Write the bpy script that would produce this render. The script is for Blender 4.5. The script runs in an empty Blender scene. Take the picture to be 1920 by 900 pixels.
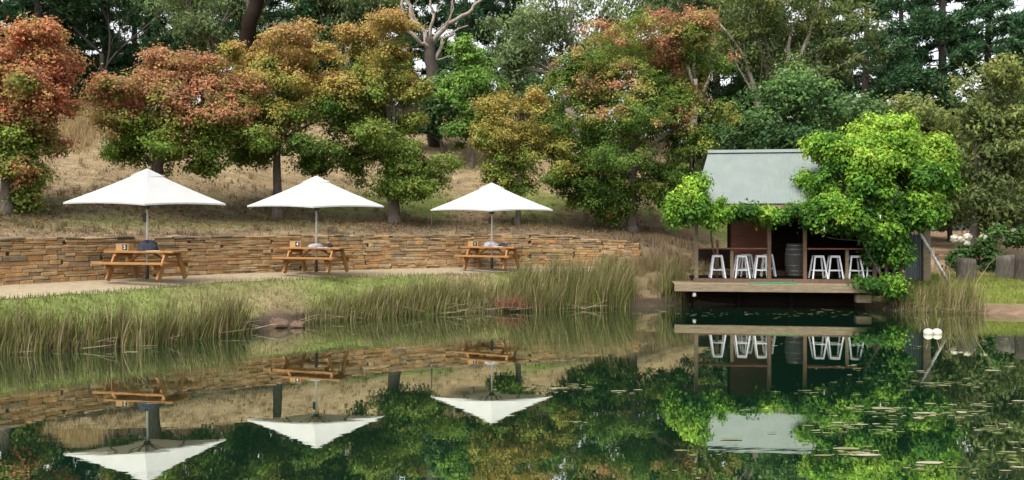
import bpy, math, random
import numpy as np
from mathutils import Vector, Matrix, noise

# ------------------------------------------------------------------ camera, sky, sun, exposure
scene = bpy.context.scene
col = scene.collection
F, HZ, CAMZ = 1500.0, 425.0, 2.63          # focal length and horizon row in photo pixels, eye height over the pond
cam_d = bpy.data.cameras.new('camera'); cam = bpy.data.objects.new('camera', cam_d); col.objects.link(cam)
cam_d.sensor_width = 36; cam_d.lens = F / 1920 * 36; cam_d.shift_y = -25 / 1920
cam_d.clip_start = 0.1; cam_d.clip_end = 2000
cam.location = (0, 0, CAMZ); cam.rotation_euler = (math.radians(90), 0, 0)
scene.camera = cam

SUN_EL, SUN_AZ = math.radians(58), math.radians(-150)     # azimuth measured from +Y towards +X
world = bpy.data.worlds.new('World'); scene.world = world; world.use_nodes = True
nt = world.node_tree; bg = nt.nodes['Background']
sky = nt.nodes.new('ShaderNodeTexSky'); sky.sky_type = 'NISHITA'; sky.sun_disc = False
sky.sun_elevation = SUN_EL; sky.sun_rotation = SUN_AZ; sky.dust_density = 4.0; sky.air_density = 1.0; sky.ozone_density = 1.0
hs = nt.nodes.new('ShaderNodeHueSaturation'); hs.inputs['Saturation'].default_value = 0.12   # overcast: pale, almost grey sky
nt.links.new(sky.outputs[0], hs.inputs['Color']); nt.links.new(hs.outputs[0], bg.inputs[0])
bg.inputs[1].default_value = 0.15
sd = bpy.data.lights.new('sun', 'SUN'); sd.energy = 1.25; sd.angle = math.radians(24); sd.color = (1.0, 0.94, 0.78)
sun = bpy.data.objects.new('sun', sd); col.objects.link(sun)
sdir = Vector((math.sin(SUN_AZ) * math.cos(SUN_EL), math.cos(SUN_AZ) * math.cos(SUN_EL), math.sin(SUN_EL)))
sun.rotation_euler = sdir.to_track_quat('Z', 'Y').to_euler()
scene.view_settings.view_transform = 'Standard'; scene.view_settings.look = 'None'
scene.view_settings.exposure = 1.15; scene.view_settings.gamma = 1
scene.view_settings.use_curve_mapping = False
cy = scene.cycles
cy.max_bounces = 6; cy.diffuse_bounces = 3; cy.glossy_bounces = 3; cy.transmission_bounces = 3; cy.transparent_max_bounces = 4
cy.use_denoising = True; cy.caustics_reflective = False; cy.caustics_refractive = False

rng = np.random.default_rng(7); random.seed(7)
PI = math.pi

# ------------------------------------------------------------------ helpers
def tag(o, label=None, cat=None, group=None, kind=None):
    if label: o['label'] = label
    if cat: o['category'] = cat
    if group: o['group'] = group
    if kind: o['kind'] = kind
    return o

def empty(name, loc, rz=0, label=None, cat=None, group=None):
    o = bpy.data.objects.new(name, None); col.objects.link(o)
    o.empty_display_size = 0.2
    o.location = loc; o.rotation_euler = (0, 0, rz)
    return tag(o, label, cat, group)

def link(name, me, mat, parent=None):
    me.materials.clear(); me.materials.append(mat)
    o = bpy.data.objects.new(name, me); col.objects.link(o)
    if parent: o.parent = parent
    return o

def copy_tree(o, parent=None):
    c = o.copy(); col.objects.link(c); c.parent = parent
    for ch in [x for x in col.objects if x.parent == o]: copy_tree(ch, c)
    return c

class MB:
    """collects boxes, tubes, lathes and sheets that become ONE mesh"""
    def __init__(s): s.v = []; s.f = []; s.c = []
    def add(s, vs, fs, c=None):
        n = len(s.v); s.v += [tuple(x) for x in vs]; s.f += [tuple(i + n for i in f) for f in fs]
        s.c += [c or (1, 1, 1)] * len(vs); return s
    def box(s, c, d, R=None, bev=0.0, col=None):
        c = Vector(c); hx, hy, hz = d[0] / 2, d[1] / 2, d[2] / 2
        if bev <= 0:
            vs = [Vector((x, y, z)) for x in (-hx, hx) for y in (-hy, hy) for z in (-hz, hz)]
            fs = [(0, 1, 3, 2), (4, 6, 7, 5), (0, 4, 5, 1), (2, 3, 7, 6), (0, 2, 6, 4), (1, 5, 7, 3)]
        else:
            b = min(bev, hx * .9, hy * .9, hz * .9); vs = []; idx = {}
            for sx in (-1, 1):
                for sy in (-1, 1):
                    for sz in (-1, 1):
                        for k in range(3):
                            p = [sx * (hx - b), sy * (hy - b), sz * (hz - b)]
                            p[k] = (sx * hx, sy * hy, sz * hz)[k]
                            idx[sx, sy, sz, k] = len(vs); vs.append(Vector(p))
            fs = []
            for k in range(3):
                a, e = (k + 1) % 3, (k + 2) % 3
                for sg in (-1, 1):
                    q = []
                    for (i, j) in ((-1, -1), (1, -1), (1, 1), (-1, 1)):
                        t = [0, 0, 0]; t[k] = sg; t[a] = i; t[e] = j; q.append(idx[t[0], t[1], t[2], k])
                    fs.append(tuple(q if sg > 0 else q[::-1]))
                for i in (-1, 1):
                    for j in (-1, 1):
                        t1 = [0, 0, 0]; t1[a] = i; t1[e] = j; t1[k] = -1; t2 = list(t1); t2[k] = 1
                        q = [idx[tuple(t1) + (a,)], idx[tuple(t2) + (a,)], idx[tuple(t2) + (e,)], idx[tuple(t1) + (e,)]]
                        fs.append(tuple(q if i * j > 0 else q[::-1]))
            for sx in (-1, 1):
                for sy in (-1, 1):
                    for sz in (-1, 1):
                        q = [idx[sx, sy, sz, 0], idx[sx, sy, sz, 1], idx[sx, sy, sz, 2]]
                        fs.append(tuple(q if sx * sy * sz > 0 else q[::-1]))
        if R is not None: vs = [R @ v for v in vs]
        return s.add([v + c for v in vs], fs, col)
    def bar(s, a, b, w, h, bev=0.0, up=(0, 0, 1)):
        """a squared timber from a to b, w wide and h deep"""
        a, b = Vector(a), Vector(b); x = (b - a).normalized(); up = Vector(up)
        if abs(x.dot(up)) > .98: up = Vector((0, 1, 0))
        y = up.cross(x).normalized(); z = x.cross(y)
        R = Matrix((x, y, z)).transposed()
        return s.box((a + b) / 2, ((b - a).length, w, h), R, bev)
    def tube(s, pts, rad, n=8, caps=True, col=None):
        pts = [Vector(p) for p in pts]
        if not hasattr(rad, '__len__'): rad = [rad] * len(pts)
        vs = []; fs = []; prev = None
        for i, p in enumerate(pts):
            d = (pts[min(i + 1, len(pts) - 1)] - pts[max(i - 1, 0)]).normalized()
            if prev is None:
                u = d.orthogonal().normalized()
            else:
                u = (prev - d * prev.dot(d)).normalized()
            prev = u; w = d.cross(u)
            for k in range(n):
                t = 2 * PI * k / n
                vs.append(p + (u * math.cos(t) + w * math.sin(t)) * rad[i])
        for i in range(len(pts) - 1):
            for k in range(n):
                a = i * n + k; b = i * n + (k + 1) % n
                fs.append((a, b, b + n, a + n))
        if caps:
            fs.append(tuple(range(n))[::-1]); fs.append(tuple((len(pts) - 1) * n + k for k in range(n)))
        return s.add(vs, fs, col)
    def lathe(s, prof, c=(0, 0, 0), n=20):
        vs = []; fs = []
        for r, z in prof:
            for k in range(n):
                t = 2 * PI * k / n; vs.append((c[0] + r * math.cos(t), c[1] + r * math.sin(t), c[2] + z))
        for i in range(len(prof) - 1):
            for k in range(n):
                a = i * n + k; b = i * n + (k + 1) % n; fs.append((a, b, b + n, a + n))
        fs.append(tuple(range(n))[::-1]); fs.append(tuple((len(prof) - 1) * n + k for k in range(n)))
        return s.add(vs, fs)
    def build(s, name, mat, parent=None, smooth=False, colors=False):
        me = bpy.data.meshes.new(name); me.from_pydata(s.v, [], s.f); me.update()
        if colors:
            at = me.color_attributes.new('Col', 'FLOAT_COLOR', 'POINT')
            at.data.foreach_set('color', np.hstack([np.array(s.c, dtype=np.float32), np.ones((len(s.c), 1), np.float32)]).ravel())
        if smooth: me.polygons.foreach_set('use_smooth', [True] * len(me.polygons))
        return link(name, me, mat, parent)

def quads_mesh(name, V, C):
    """V (n,4,3) loose quads, C (n,3) colours"""
    n = len(V); me = bpy.data.meshes.new(name)
    me.vertices.add(4 * n); me.vertices.foreach_set('co', V.astype(np.float32).ravel())
    me.loops.add(4 * n); me.loops.foreach_set('vertex_index', np.arange(4 * n, dtype=np.int32))
    me.polygons.add(n); me.polygons.foreach_set('loop_start', np.arange(0, 4 * n, 4, dtype=np.int32))
    me.update(calc_edges=True)
    at = me.color_attributes.new('Col', 'FLOAT_COLOR', 'POINT')
    cc = np.ones((n, 4, 4), np.float32); cc[:, :, :3] = np.clip(C, 0.002, .9)[:, None, :]
    at.data.foreach_set('color', cc.ravel())
    return me

def grid_mesh(name, V, C=None, smooth=True):
    """V (r,c,3) grid"""
    r, c = V.shape[:2]; me = bpy.data.meshes.new(name)
    i = np.arange(r * c).reshape(r, c)
    q = np.stack([i[:-1, :-1], i[:-1, 1:], i[1:, 1:], i[1:, :-1]], -1).reshape(-1, 4)
    me.vertices.add(r * c); me.vertices.foreach_set('co', V.astype(np.float32).ravel())
    me.loops.add(q.size); me.loops.foreach_set('vertex_index', q.astype(np.int32).ravel())
    me.polygons.add(len(q)); me.polygons.foreach_set('loop_start', np.arange(0, q.size, 4, dtype=np.int32))
    me.update(calc_edges=True)
    if smooth: me.polygons.foreach_set('use_smooth', np.ones(len(q), bool))
    if C is not None:
        at = me.color_attributes.new('Col', 'FLOAT_COLOR', 'POINT')
        at.data.foreach_set('color', np.concatenate([C, np.ones((r, c, 1))], -1).astype(np.float32).ravel())
    return me

def PX(px, Y): return (px - 960) / F * Y
def PZ(py, Y): return CAMZ + (HZ - py) / F * Y
def P(px, py, Y): return Vector((PX(px, Y), Y, PZ(py, Y)))
def norm(a): return a / np.maximum(np.linalg.norm(a, axis=-1, keepdims=True), 1e-9)
def vnoise(p, s=1.0, o=0.0):
    p = np.asarray(p); return np.array([noise.noise(Vector((q[0] * s + o, q[1] * s - o, q[2] * s + 2 * o))) for q in p])

# ------------------------------------------------------------------ materials
def new_mat(name):
    m = bpy.data.materials.new(name); m.use_nodes = True
    return m, m.node_tree, m.node_tree.nodes['Principled BSDF']
def N(t, kind, **kw):
    n = t.nodes.new(kind)
    for k, v in kw.items():
        if k in n.inputs: n.inputs[k].default_value = v
        else: setattr(n, k, v)
    return n
def ramp(t, stops):
    r = t.nodes.new('ShaderNodeValToRGB'); e = r.color_ramp.elements
    while len(e) < len(stops): e.new(.5)
    for x, (p, c) in zip(e, stops): x.position = p; x.color = (*c, 1)
    return r
def objcoord(t, scale=(1, 1, 1)):
    tc = t.nodes.new('ShaderNodeTexCoord'); mp = t.nodes.new('ShaderNodeMapping'); mp.inputs['Scale'].default_value = scale
    t.links.new(tc.outputs['Object'], mp.inputs['Vector']); return mp
def noisy(name, stops, scale=8, stretch=(1, 1, 1), rough=.7, bump=.2, detail=6, metal=0, bdist=.01, spec=.4):
    m, t, b = new_mat(name)
    mp = objcoord(t, stretch); nz = N(t, 'ShaderNodeTexNoise', Scale=scale, Detail=detail, Roughness=.65)
    t.links.new(mp.outputs[0], nz.inputs['Vector'])
    r = ramp(t, stops); t.links.new(nz.outputs['Fac'], r.inputs[0]); t.links.new(r.outputs[0], b.inputs['Base Color'])
    b.inputs['Roughness'].default_value = rough; b.inputs['Metallic'].default_value = metal
    b.inputs['Specular IOR Level'].default_value = spec
    if bump:
        bp = N(t, 'ShaderNodeBump', Strength=bump, Distance=bdist); t.links.new(nz.outputs['Fac'], bp.inputs['Height'])
        t.links.new(bp.outputs[0], b.inputs['Normal'])
    return m
def foliage(name, trans=.3, rough=.55, spec=.25):
    m, t, b = new_mat(name)
    a = N(t, 'ShaderNodeAttribute', attribute_name='Col')
    t.links.new(a.outputs['Color'], b.inputs['Base Color']); b.inputs['Roughness'].default_value = rough
    b.inputs['Specular IOR Level'].default_value = spec
    tr = t.nodes.new('ShaderNodeBsdfTranslucent'); mx = N(t, 'ShaderNodeMixShader', Fac=trans)
    t.links.new(a.outputs['Color'], tr.inputs['Color'])
    t.links.new(b.outputs[0], mx.inputs[1]); t.links.new(tr.outputs[0], mx.inputs[2])
    t.links.new(mx.outputs[0], t.nodes['Material Output'].inputs['Surface'])
    return m
def attr_noise(name, scale, lo, hi, bump, bdist, rough=.9, fine=40, stretch=(1, 1, 1)):
    """vertex colour broken up by two noises"""
    m, t, b = new_mat(name)
    a = N(t, 'ShaderNodeAttribute', attribute_name='Col'); mp = objcoord(t, stretch)
    n1 = N(t, 'ShaderNodeTexNoise', Scale=scale, Detail=8, Roughness=.7); t.links.new(mp.outputs[0], n1.inputs['Vector'])
    n2 = N(t, 'ShaderNodeTexNoise', Scale=fine, Detail=3, Roughness=.6); t.links.new(mp.outputs[0], n2.inputs['Vector'])
    r1 = ramp(t, [(.3, (lo,) * 3), (.7, (hi,) * 3)]); t.links.new(n1.outputs['Fac'], r1.inputs[0])
    r2 = ramp(t, [(.3, (.75,) * 3), (.7, (1.2,) * 3)]); t.links.new(n2.outputs['Fac'], r2.inputs[0])
    m1 = N(t, 'ShaderNodeMix', data_type='RGBA', blend_type='MULTIPLY'); m1.inputs[0].default_value = 1
    m2 = N(t, 'ShaderNodeMix', data_type='RGBA', blend_type='MULTIPLY'); m2.inputs[0].default_value = 1
    t.links.new(a.outputs['Color'], m1.inputs[6]); t.links.new(r1.outputs[0], m1.inputs[7])
    t.links.new(m1.outputs[2], m2.inputs[6]); t.links.new(r2.outputs[0], m2.inputs[7])
    t.links.new(m2.outputs[2], b.inputs['Base Color']); b.inputs['Roughness'].default_value = rough
    b.inputs['Specular IOR Level'].default_value = .2
    ad = N(t, 'ShaderNodeMath', operation='ADD'); t.links.new(n1.outputs['Fac'], ad.inputs[0]); t.links.new(n2.outputs['Fac'], ad.inputs[1])
    bp = N(t, 'ShaderNodeBump', Strength=bump, Distance=bdist); t.links.new(ad.outputs[0], bp.inputs['Height'])
    t.links.new(bp.outputs[0], b.inputs['Normal'])
    return m

M = {}
M['leaf'] = foliage('leaf', .42, .6, .15); M['needle'] = foliage('needle', .2, .6, .15); M['blade'] = foliage('blade', .25, .7, .15)
M['ground'] = attr_noise('ground', 2.4, .62, 1.4, .7, .06, stretch=(.4, 1.2, 1))
M['path'] = noisy('path', [(.3, (.23, .18, .115)), (.7, (.34, .28, .19))], 5, rough=.95, bump=.4, bdist=.02)
M['stone'] = attr_noise('stone', 4, .68, 1.25, .6, .02, .9, 30)
M['bark'] = noisy('bark', [(.3, (.055, .042, .032)), (.7, (.17, .14, .115))], 6, (3, 3, .6), .9, .6, bdist=.03)
M['bark_pale'] = noisy('bark_pale', [(.3, (.16, .12, .10)), (.55, (.30, .25, .21)), (.75, (.45, .41, .36))], 4, (3, 3, .5), .85, .4, bdist=.02)
M['bark_dark'] = noisy('bark_dark', [(.3, (.025, .02, .016)), (.7, (.075, .06, .05))], 6, (3, 3, .5), .9, .6, bdist=.03)
M['pine_wood'] = noisy('picnic_timber', [(.25, (.22, .095, .03)), (.55, (.32, .155, .05)), (.8, (.39, .215, .085))], 9, (.6, 6, 6), .6, .15, bdist=.004)
M['caddy'] = noisy('caddy_timber', [(.3, (.40, .23, .09)), (.7, (.56, .36, .17))], 12, (1, 5, 5), .6, .1, bdist=.003)
M['red_wood'] = noisy('red_timber', [(.25, (.11, .042, .026)), (.7, (.25, .10, .06))], 6, (.5, 5, 8), .75, .3, bdist=.006)
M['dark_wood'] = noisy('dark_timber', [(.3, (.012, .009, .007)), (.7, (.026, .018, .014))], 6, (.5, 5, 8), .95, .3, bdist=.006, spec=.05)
M['grey_wood'] = noisy('weathered_timber', [(.2, (.075, .055, .034)), (.45, (.195, .15, .095)), (.75, (.31, .25, .165))], 5, (.7, 6, 9), .85, .5, bdist=.01)
M['brown_wood'] = noisy('brown_timber', [(.25, (.085, .05, .033)), (.7, (.20, .125, .08))], 7, (5, 5, .6), .8, .3, bdist=.006)
M['dry_stump'] = noisy('stump_wood', [(.25, (.03, .026, .021)), (.55, (.09, .078, .064)), (.8, (.17, .15, .125))], 5, (4, 4, .7), .9, .8, bdist=.03)
M['steel'] = noisy('galvanised_roofing', [(.3, (.150, .180, .170)), (.7, (.185, .215, .2))], 2.5, (1, .35, 1), .5, 0, metal=.0)
M['blue_steel'] = noisy('faded_cladding', [(.3, (.16, .19, .2)), (.7, (.26, .3, .32))], 2, (1, 1, .4), .5, .1, metal=.2)
M['canvas'] = noisy('canvas', [(.3, (.60, .61, .62)), (.7, (.70, .71, .72))], 2.2, rough=.8, bump=.35, bdist=.03)
M['pole'] = noisy('pole_paint', [(.3, (.46, .45, .40)), (.7, (.56, .55, .5))], 4, rough=.45, bump=0)
M['black'] = noisy('black_plastic', [(.3, (.012, .012, .014)), (.7, (.03, .03, .034))], 6, rough=.5, bump=0)
M['navy'] = noisy('navy_cloth', [(.3, (.016, .018, .032)), (.7, (.045, .048, .07))], 10, rough=.9, bump=.5, bdist=.03)
M['grey_cloth'] = noisy('grey_cloth', [(.3, (.25, .25, .29)), (.7, (.42, .42, .47))], 10, rough=.9, bump=.5, bdist=.03)
M['paper'] = noisy('paper', [(.3, (.7, .66, .57)), (.7, (.8, .76, .68))], 5, rough=.8, bump=0)
M['white_metal'] = noisy('white_stool_paint', [(.3, (.70, .71, .73)), (.7, (.80, .81, .82))], 5, rough=.35, bump=0)
M['white'] = noisy('white_plastic', [(.3, (.52, .50, .43)), (.7, (.62, .60, .53))], 6, rough=.5, bump=.05)
M['white_paint'] = noisy('worn_white_paint', [(.35, (.3, .29, .26)), (.5, (.62, .62, .6)), (.8, (.74, .74, .72))], 14, rough=.7, bump=.2)
M['barrel'] = noisy('barrel_oak', [(.3, (.07, .066, .062)), (.7, (.17, .155, .14))], 8, (6, 6, .6), .8, .3, bdist=.006)
M['hoop'] = noisy('hoop_iron', [(.3, (.22, .22, .22)), (.7, (.34, .34, .34))], 8, rough=.5, bump=.1, metal=.6)
M['mat_green'] = noisy('green_mat', [(.3, (.03, .16, .08)), (.7, (.06, .27, .14))], 20, rough=.95, bump=.3, bdist=.01)
M['digit'] = noisy('digit_white', [(.3, (.75, .75, .75)), (.7, (.82, .82, .82))], 4, rough=.6, bump=0)
M['weed'] = foliage('pond_weed', .1, .6, .3)

t = M['canvas'].node_tree; tr = t.nodes.new('ShaderNodeBsdfTranslucent'); tr.inputs['Color'].default_value = (.72, .70, .65, 1); mx = N(t, 'ShaderNodeMixShader', Fac=.42)
t.links.new(t.nodes['Principled BSDF'].outputs[0], mx.inputs[1]); t.links.new(tr.outputs[0], mx.inputs[2]); t.links.new(mx.outputs[0], t.nodes['Material Output'].inputs['Surface'])
# water: a still, dark, green pond
m, t, b = new_mat('pond_water')
mp = objcoord(t, (.55, 1.6, 1)); n1 = N(t, 'ShaderNodeTexNoise', Scale=2.2, Detail=3, Roughness=.5, Distortion=.4)
t.links.new(mp.outputs[0], n1.inputs['Vector'])
bp = N(t, 'ShaderNodeBump', Strength=.016, Distance=.03); t.links.new(n1.outputs['Fac'], bp.inputs['Height'])
gl = N(t, 'ShaderNodeBsdfGlossy', Roughness=.012); gl.inputs['Color'].default_value = (.95, .98, .88, 1)
df = N(t, 'ShaderNodeBsdfDiffuse'); df.inputs['Color'].default_value = (.0055, .024, .014, 1)
fr = N(t, 'ShaderNodeFresnel', IOR=1.9); t.links.new(bp.outputs[0], fr.inputs['Normal']); t.links.new(bp.outputs[0], gl.inputs['Normal'])
mr = N(t, 'ShaderNodeMapRange'); mr.inputs[3].default_value = .58; mr.inputs[4].default_value = 1.0
t.links.new(fr.outputs[0], mr.inputs[0])
mx = N(t, 'ShaderNodeMixShader'); t.links.new(mr.outputs[0], mx.inputs[0]); t.links.new(df.outputs[0], mx.inputs[1]); t.links.new(gl.outputs[0], mx.inputs[2])
t.links.new(mx.outputs[0], t.nodes['Material Output'].inputs['Surface'])
M['water'] = m

# ------------------------------------------------------------------ terrain
sx = [-70, -25, -16, -10.5, -7.9, -6.6, -5.95, -5.3, -3.0, -.17, 4.2, 6.2, 11.2, 12.0, 15.3, 25, 70]
sy = [-20, 7.5, 13, 16.4, 17.9, 19.9, 21.0, 22.1, 23.6, 25.0, 26.1, 27.0, 26.8, 25.0, 23.9, 21.5, 14]
def Ys(x): return np.interp(x, sx, sy)
def Yp(x): return np.interp(x, [-70, -25, -16, -11.2, -9.5, -7.2, -5.7, -3.6, -.2, 4, 7, 12, 15.3, 25, 70],
                            [-16, 9.5, 14.5, 17.6, 19.9, 23.1, 24.2, 25.3, 26.7, 27.7, 28.6, 27.3, 26.2, 24, 17])
wx = [-70, -25, -18, -15, -12.8, -10.5, -8.6, -6.5, -3.6, -.7, 3, 6.6, 9, 14, 30, 70]
wy = [-10, 11, 14.5, 17.4, 20, 22.9, 24.8, 26.3, 28.0, 29.3, 29.9, 30.1, 31, 33, 38, 50]
def Yw(x): return np.interp(x, wx, wy)
def smooth(a): a = np.clip(a, 0, 1); return a * a * (3 - 2 * a)
def zbank(x): return np.interp(x, [-12, -8, 10, 12.5], [1.0, 1.08, 1.02, .82])
def zfoot(x): return np.interp(x, [-8, 5, 12.5], [1.2, 1.16, .92])
def zhead(x): return np.interp(x, [1, 5, 8, 13], [2.3, 1.95, 1.5, .98])
def zcrest(x): return np.interp(x, [-8, 0, 8, 14, 20, 26, 40], [9.7, 9.3, 8.4, 6.8, 4.6, 2.3, 2.2])
def zfun(x, y):
    x = np.asarray(x, float); y = np.asarray(y, float)
    a, p, w = Ys(x), Yp(x), Yw(np.maximum(x, -16))
    w = np.where(x < -16, np.maximum(Yw(x), 14), w)
    s = (y - a) / (p - a)
    z = np.where(s < 0, np.maximum((y - a) * .5, -1.5), zbank(x) * (.22 * smooth(s * 6) + .78 * smooth(s * 1.0 + .0)))
    r = np.clip((y - p) / (Yw(x) - p), 0, 1)
    z = np.where(s >= 1, zbank(x) + (zfoot(x) - zbank(x)) * r, z)
    u = y - Yw(x); uw = y - w
    flat = zhead(x) + .125 * np.clip(uw, 0, 5)
    q = np.clip((y - (w + 5)) / (50 - (w + 5)), 0, 1.0)
    hi = flat + (zcrest(x * 50 / np.maximum(y, 30)) - flat) * (q ** 1.08)
    hi = hi - .03 * np.maximum(y - 62, 0)
    e = np.interp(x, [4.5, 6.0], [0.0, 1.7]); k = np.where(e > .02, smooth((u + e) / np.maximum(2 * e, .02)), (u >= 0) * 1.0)
    z = z * (1 - k) + np.maximum(hi, -8) * k
    lump = .12 * np.sin(x * .9 + 1.3 * np.sin(y * .35)) * np.sin(y * .7 + x * .3)
    return z + np.where(uw > 2, lump * np.clip((uw - 2) / 3, 0, 1), 0)
def gz(x, y): return float(zfun(x, y))

DRY, DRY2 = np.array((.285, .215, .125)), np.array((.20, .145, .082))
GREEN, MUD, SOIL_SHADE = np.array((.135, .165, .04)), np.array((.06, .045, .03)), np.array((.125, .092, .06))
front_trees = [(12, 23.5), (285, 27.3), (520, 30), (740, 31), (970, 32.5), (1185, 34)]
def gcol(x, y):
    """colour of the ground cover by place: mud rim, green bank, green terrace strip, dry hill, bare earth under the trees"""
    x = np.asarray(x, float); y = np.asarray(y, float); sh = x.shape
    s = (y - Ys(x)) / (Yp(x) - Ys(x)); u = y - Yw(x)
    pts = np.stack([x.ravel(), y.ravel(), 0 * x.ravel()], -1)
    n = vnoise(pts, .35).reshape(sh); n2 = vnoise(pts, 1.1, 5.).reshape(sh)
    c = DRY + (DRY2 - DRY) * np.clip(.5 + n2 * 1.2, 0, 1)[..., None]
    def over(c, k, m): return c + (k - c) * np.clip(m, 0, 1)[..., None]
    g = smooth(1.5 - np.abs(u - 5.6) / 3.0) * np.clip(.75 + n * 1.5 + np.where(x < -3, .25, -.2), 0, 1)
    c = over(c, GREEN, np.where(u > 0, g, 0))
    c = over(c, GREEN * 1.05 + .01, np.where((u < 0) & (s > 0), np.clip(.75 + n * 1.3, .25, 1), 0))
    c = over(c, DRY2 * .8, np.where((u < 0) & (s > 0) & (x > 3.4) & (x < 11.5), .9, 0))
    c = over(c, GREEN * np.array((1.0, .95, .8)), np.where((x > 13.2) & (s > .1) & (y < Ys(x) + 5.5), .9, 0))
    c = over(c, np.array((.23, .15, .095)), np.where((x > 11.5) & (y > Ys(x) + 6.5), .8, 0))
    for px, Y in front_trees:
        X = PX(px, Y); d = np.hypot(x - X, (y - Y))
        c = over(c, SOIL_SHADE, np.where(u > 0, .75 * smooth(1.5 - d / (2.6 if px < 1100 else 3.6)), 0))
    c = over(c, SOIL_SHADE, np.where((u > 0) & (u < 2.0) & (x < 9), .55 + n2, 0))  # dark soil and a shade zone along the wall top, painted into the colour
    c = over(c, MUD, np.where(s < .18, 1, 0))
    c = over(c, np.array((.2, .135, .09)), np.where((x > 13) & (s < .22) & (s > -.1), .8, 0))
    c = over(c, np.array((.11, .075, .052)), smooth(1.6 - np.hypot((x + 6.05) / .4, (y - 21.0) / .5)))
    c = over(c, np.array((.13, .10, .07)), np.where(y > 52, .75, 0))
    return c

# one sheet: rows follow the shore and the foot of the wall, then run to the horizon
Xc = np.concatenate([np.linspace(-400, -46, 14)[:-1], np.linspace(-46, -18, 57)[:-1], np.linspace(-18, 22, 201)[:-1], np.linspace(22, 60, 58)[:-1], np.linspace(60, 400, 14)])
rows = []
for k in (-60, -12, -4, -2, -1, -.5): rows.append(Ys(Xc) + k)
for k in np.linspace(0, 1, 17)[:-1]: rows.append(Ys(Xc) + k * (Yp(Xc) - Ys(Xc)))
for k in np.linspace(0, 1, 9)[:-1]: rows.append(Yp(Xc) + k * (Yw(Xc) - .05 - Yp(Xc)))
i_path0, i_path1 = 22, len(rows)
rows.append(Yw(Xc) - .02); rows.append(Yw(Xc) + .02)
for k in np.concatenate([np.arange(.3, 12, .45), np.arange(12, 45, 1.0), np.geomspace(46, 700, 22)]): rows.append(Yw(Xc) + k)
YY = np.array(rows); XX = np.broadcast_to(Xc, YY.shape)
ZZ = zfun(XX, YY)
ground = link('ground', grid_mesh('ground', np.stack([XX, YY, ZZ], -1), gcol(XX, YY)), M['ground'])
tag(ground, 'dry grassy slope and pond bank rising to the trees', 'ground', kind='structure')
# the gravel path along the wall: the same vertices raised a little
sel = (Xc > -30) & (Xc < 3.9)
pv = np.stack([XX[22:31, sel], YY[22:31, sel], ZZ[22:31, sel] + .008], -1)
wob = .18 * np.sin(pv[0, :, 0] * 2.1) + .12 * np.sin(pv[0, :, 0] * 5.3)
pv[0, :, 1] += wob; pv[0, :, 2] = zfun(pv[0, :, 0], pv[0, :, 1]) + .008
path = link('path', grid_mesh('path', pv), M['path']); tag(path, 'pale gravel path running below the stone wall', 'path', kind='structure')
wm = MB(); wm.add([(-400, -60, 0), (400, -60, 0), (400, 34, 0), (-400, 34, 0)], [(0, 1, 2, 3)])
water = wm.build('water', M['water']); tag(water, 'still dark green pond mirroring the far bank', 'pond', kind='structure')

# ------------------------------------------------------------------ dry-stone wall
wallroot = empty('stone_wall', (-3, gz(-3, 28.2) * 0 + 28.2, 1.15), 0, 'low curved dry stone wall of ochre sandstone behind the picnic tables', 'stone wall')
xs = np.linspace(-19, 4.75, 500); ys = Yw(xs)
# smooth the polyline a little
for _ in range(60): ys[1:-1] = .25 * ys[:-2] + .5 * ys[1:-1] + .25 * ys[2:]
sarc = np.concatenate([[0], np.cumsum(np.hypot(np.diff(xs), np.diff(ys)))])
def wpt(s):
    x = np.interp(s, sarc, xs); y = np.interp(s, sarc, ys)
    x2 = np.interp(s + .05, sarc, xs); y2 = np.interp(s + .05, sarc, ys); x1 = np.interp(s - .05, sarc, xs); y1 = np.interp(s - .05, sarc, ys)
    d = math.hypot(x2 - x1, y2 - y1) or 1
    return x, y, math.atan2(y2 - y1, x2 - x1)
stone_cols = [(.36, .225, .105), (.34, .205, .095), (.37, .26, .14), (.33, .215, .105), (.31, .21, .115), (.36, .26, .15), (.34, .19, .085)]
grey_cols = [(.25, .185, .11), (.21, .155, .095), (.28, .205, .125), (.185, .14, .09)]
sm = MB(); cm = MB()
L = sarc[-1]
seg0 = 0.0
while seg0 < L - .3:                              # short lengths, each with its own coursing, so no joint runs right through
    seg1 = min(L - .05, seg0 + random.uniform(.7, 1.7)); z0 = -.12
    xm, _, _ = wpt((seg0 + seg1) / 2); Hw = zhead(xm) + .03 - zfoot(xm)
    while z0 < Hw - .04:
        h = min(random.choice((.055, .065, .075, .09, .10, .12, .14)) * random.uniform(.9, 1.1), Hw - z0 + random.uniform(0, .03)); h = max(h, .05)
        s = seg0 + random.uniform(-.12, .1)
        while s < seg1 - .06:
            w = min(random.uniform(.14, .55) if h > .1 else random.uniform(.25, .7), seg1 - s + random.uniform(-.02, .14)); w = max(w, .07)
            x, y, a = wpt(min(L, max(0, s + w / 2))); base = zfoot(x)
            R = Matrix.Rotation(a + random.uniform(-.04, .04), 3, 'Z') @ Matrix.Rotation(random.uniform(-.05, .05), 3, 'Y')
            n = noise.noise(Vector((s * .22, z0 * 1.3, 3.1))) + .3 * (x > 0) * min(1, x / 3) + (.35 if z0 > Hw - .25 else 0)
            pal = grey_cols if random.random() < .12 + n * .6 else stone_cols
            c = random.choice(pal); k = random.uniform(.8, 1.15); c = tuple(q * k for q in c)
            ctr = Vector((x, y, base + z0 + h / 2)) + Vector((math.sin(a), -math.cos(a), 0)) * (.12 + random.uniform(-.02, .02))
            sm.box(ctr, (w - .003, .30, h - .002), R, .016, c)
            s += w
        z0 += h
    seg0 = seg1
s = 0
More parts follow.
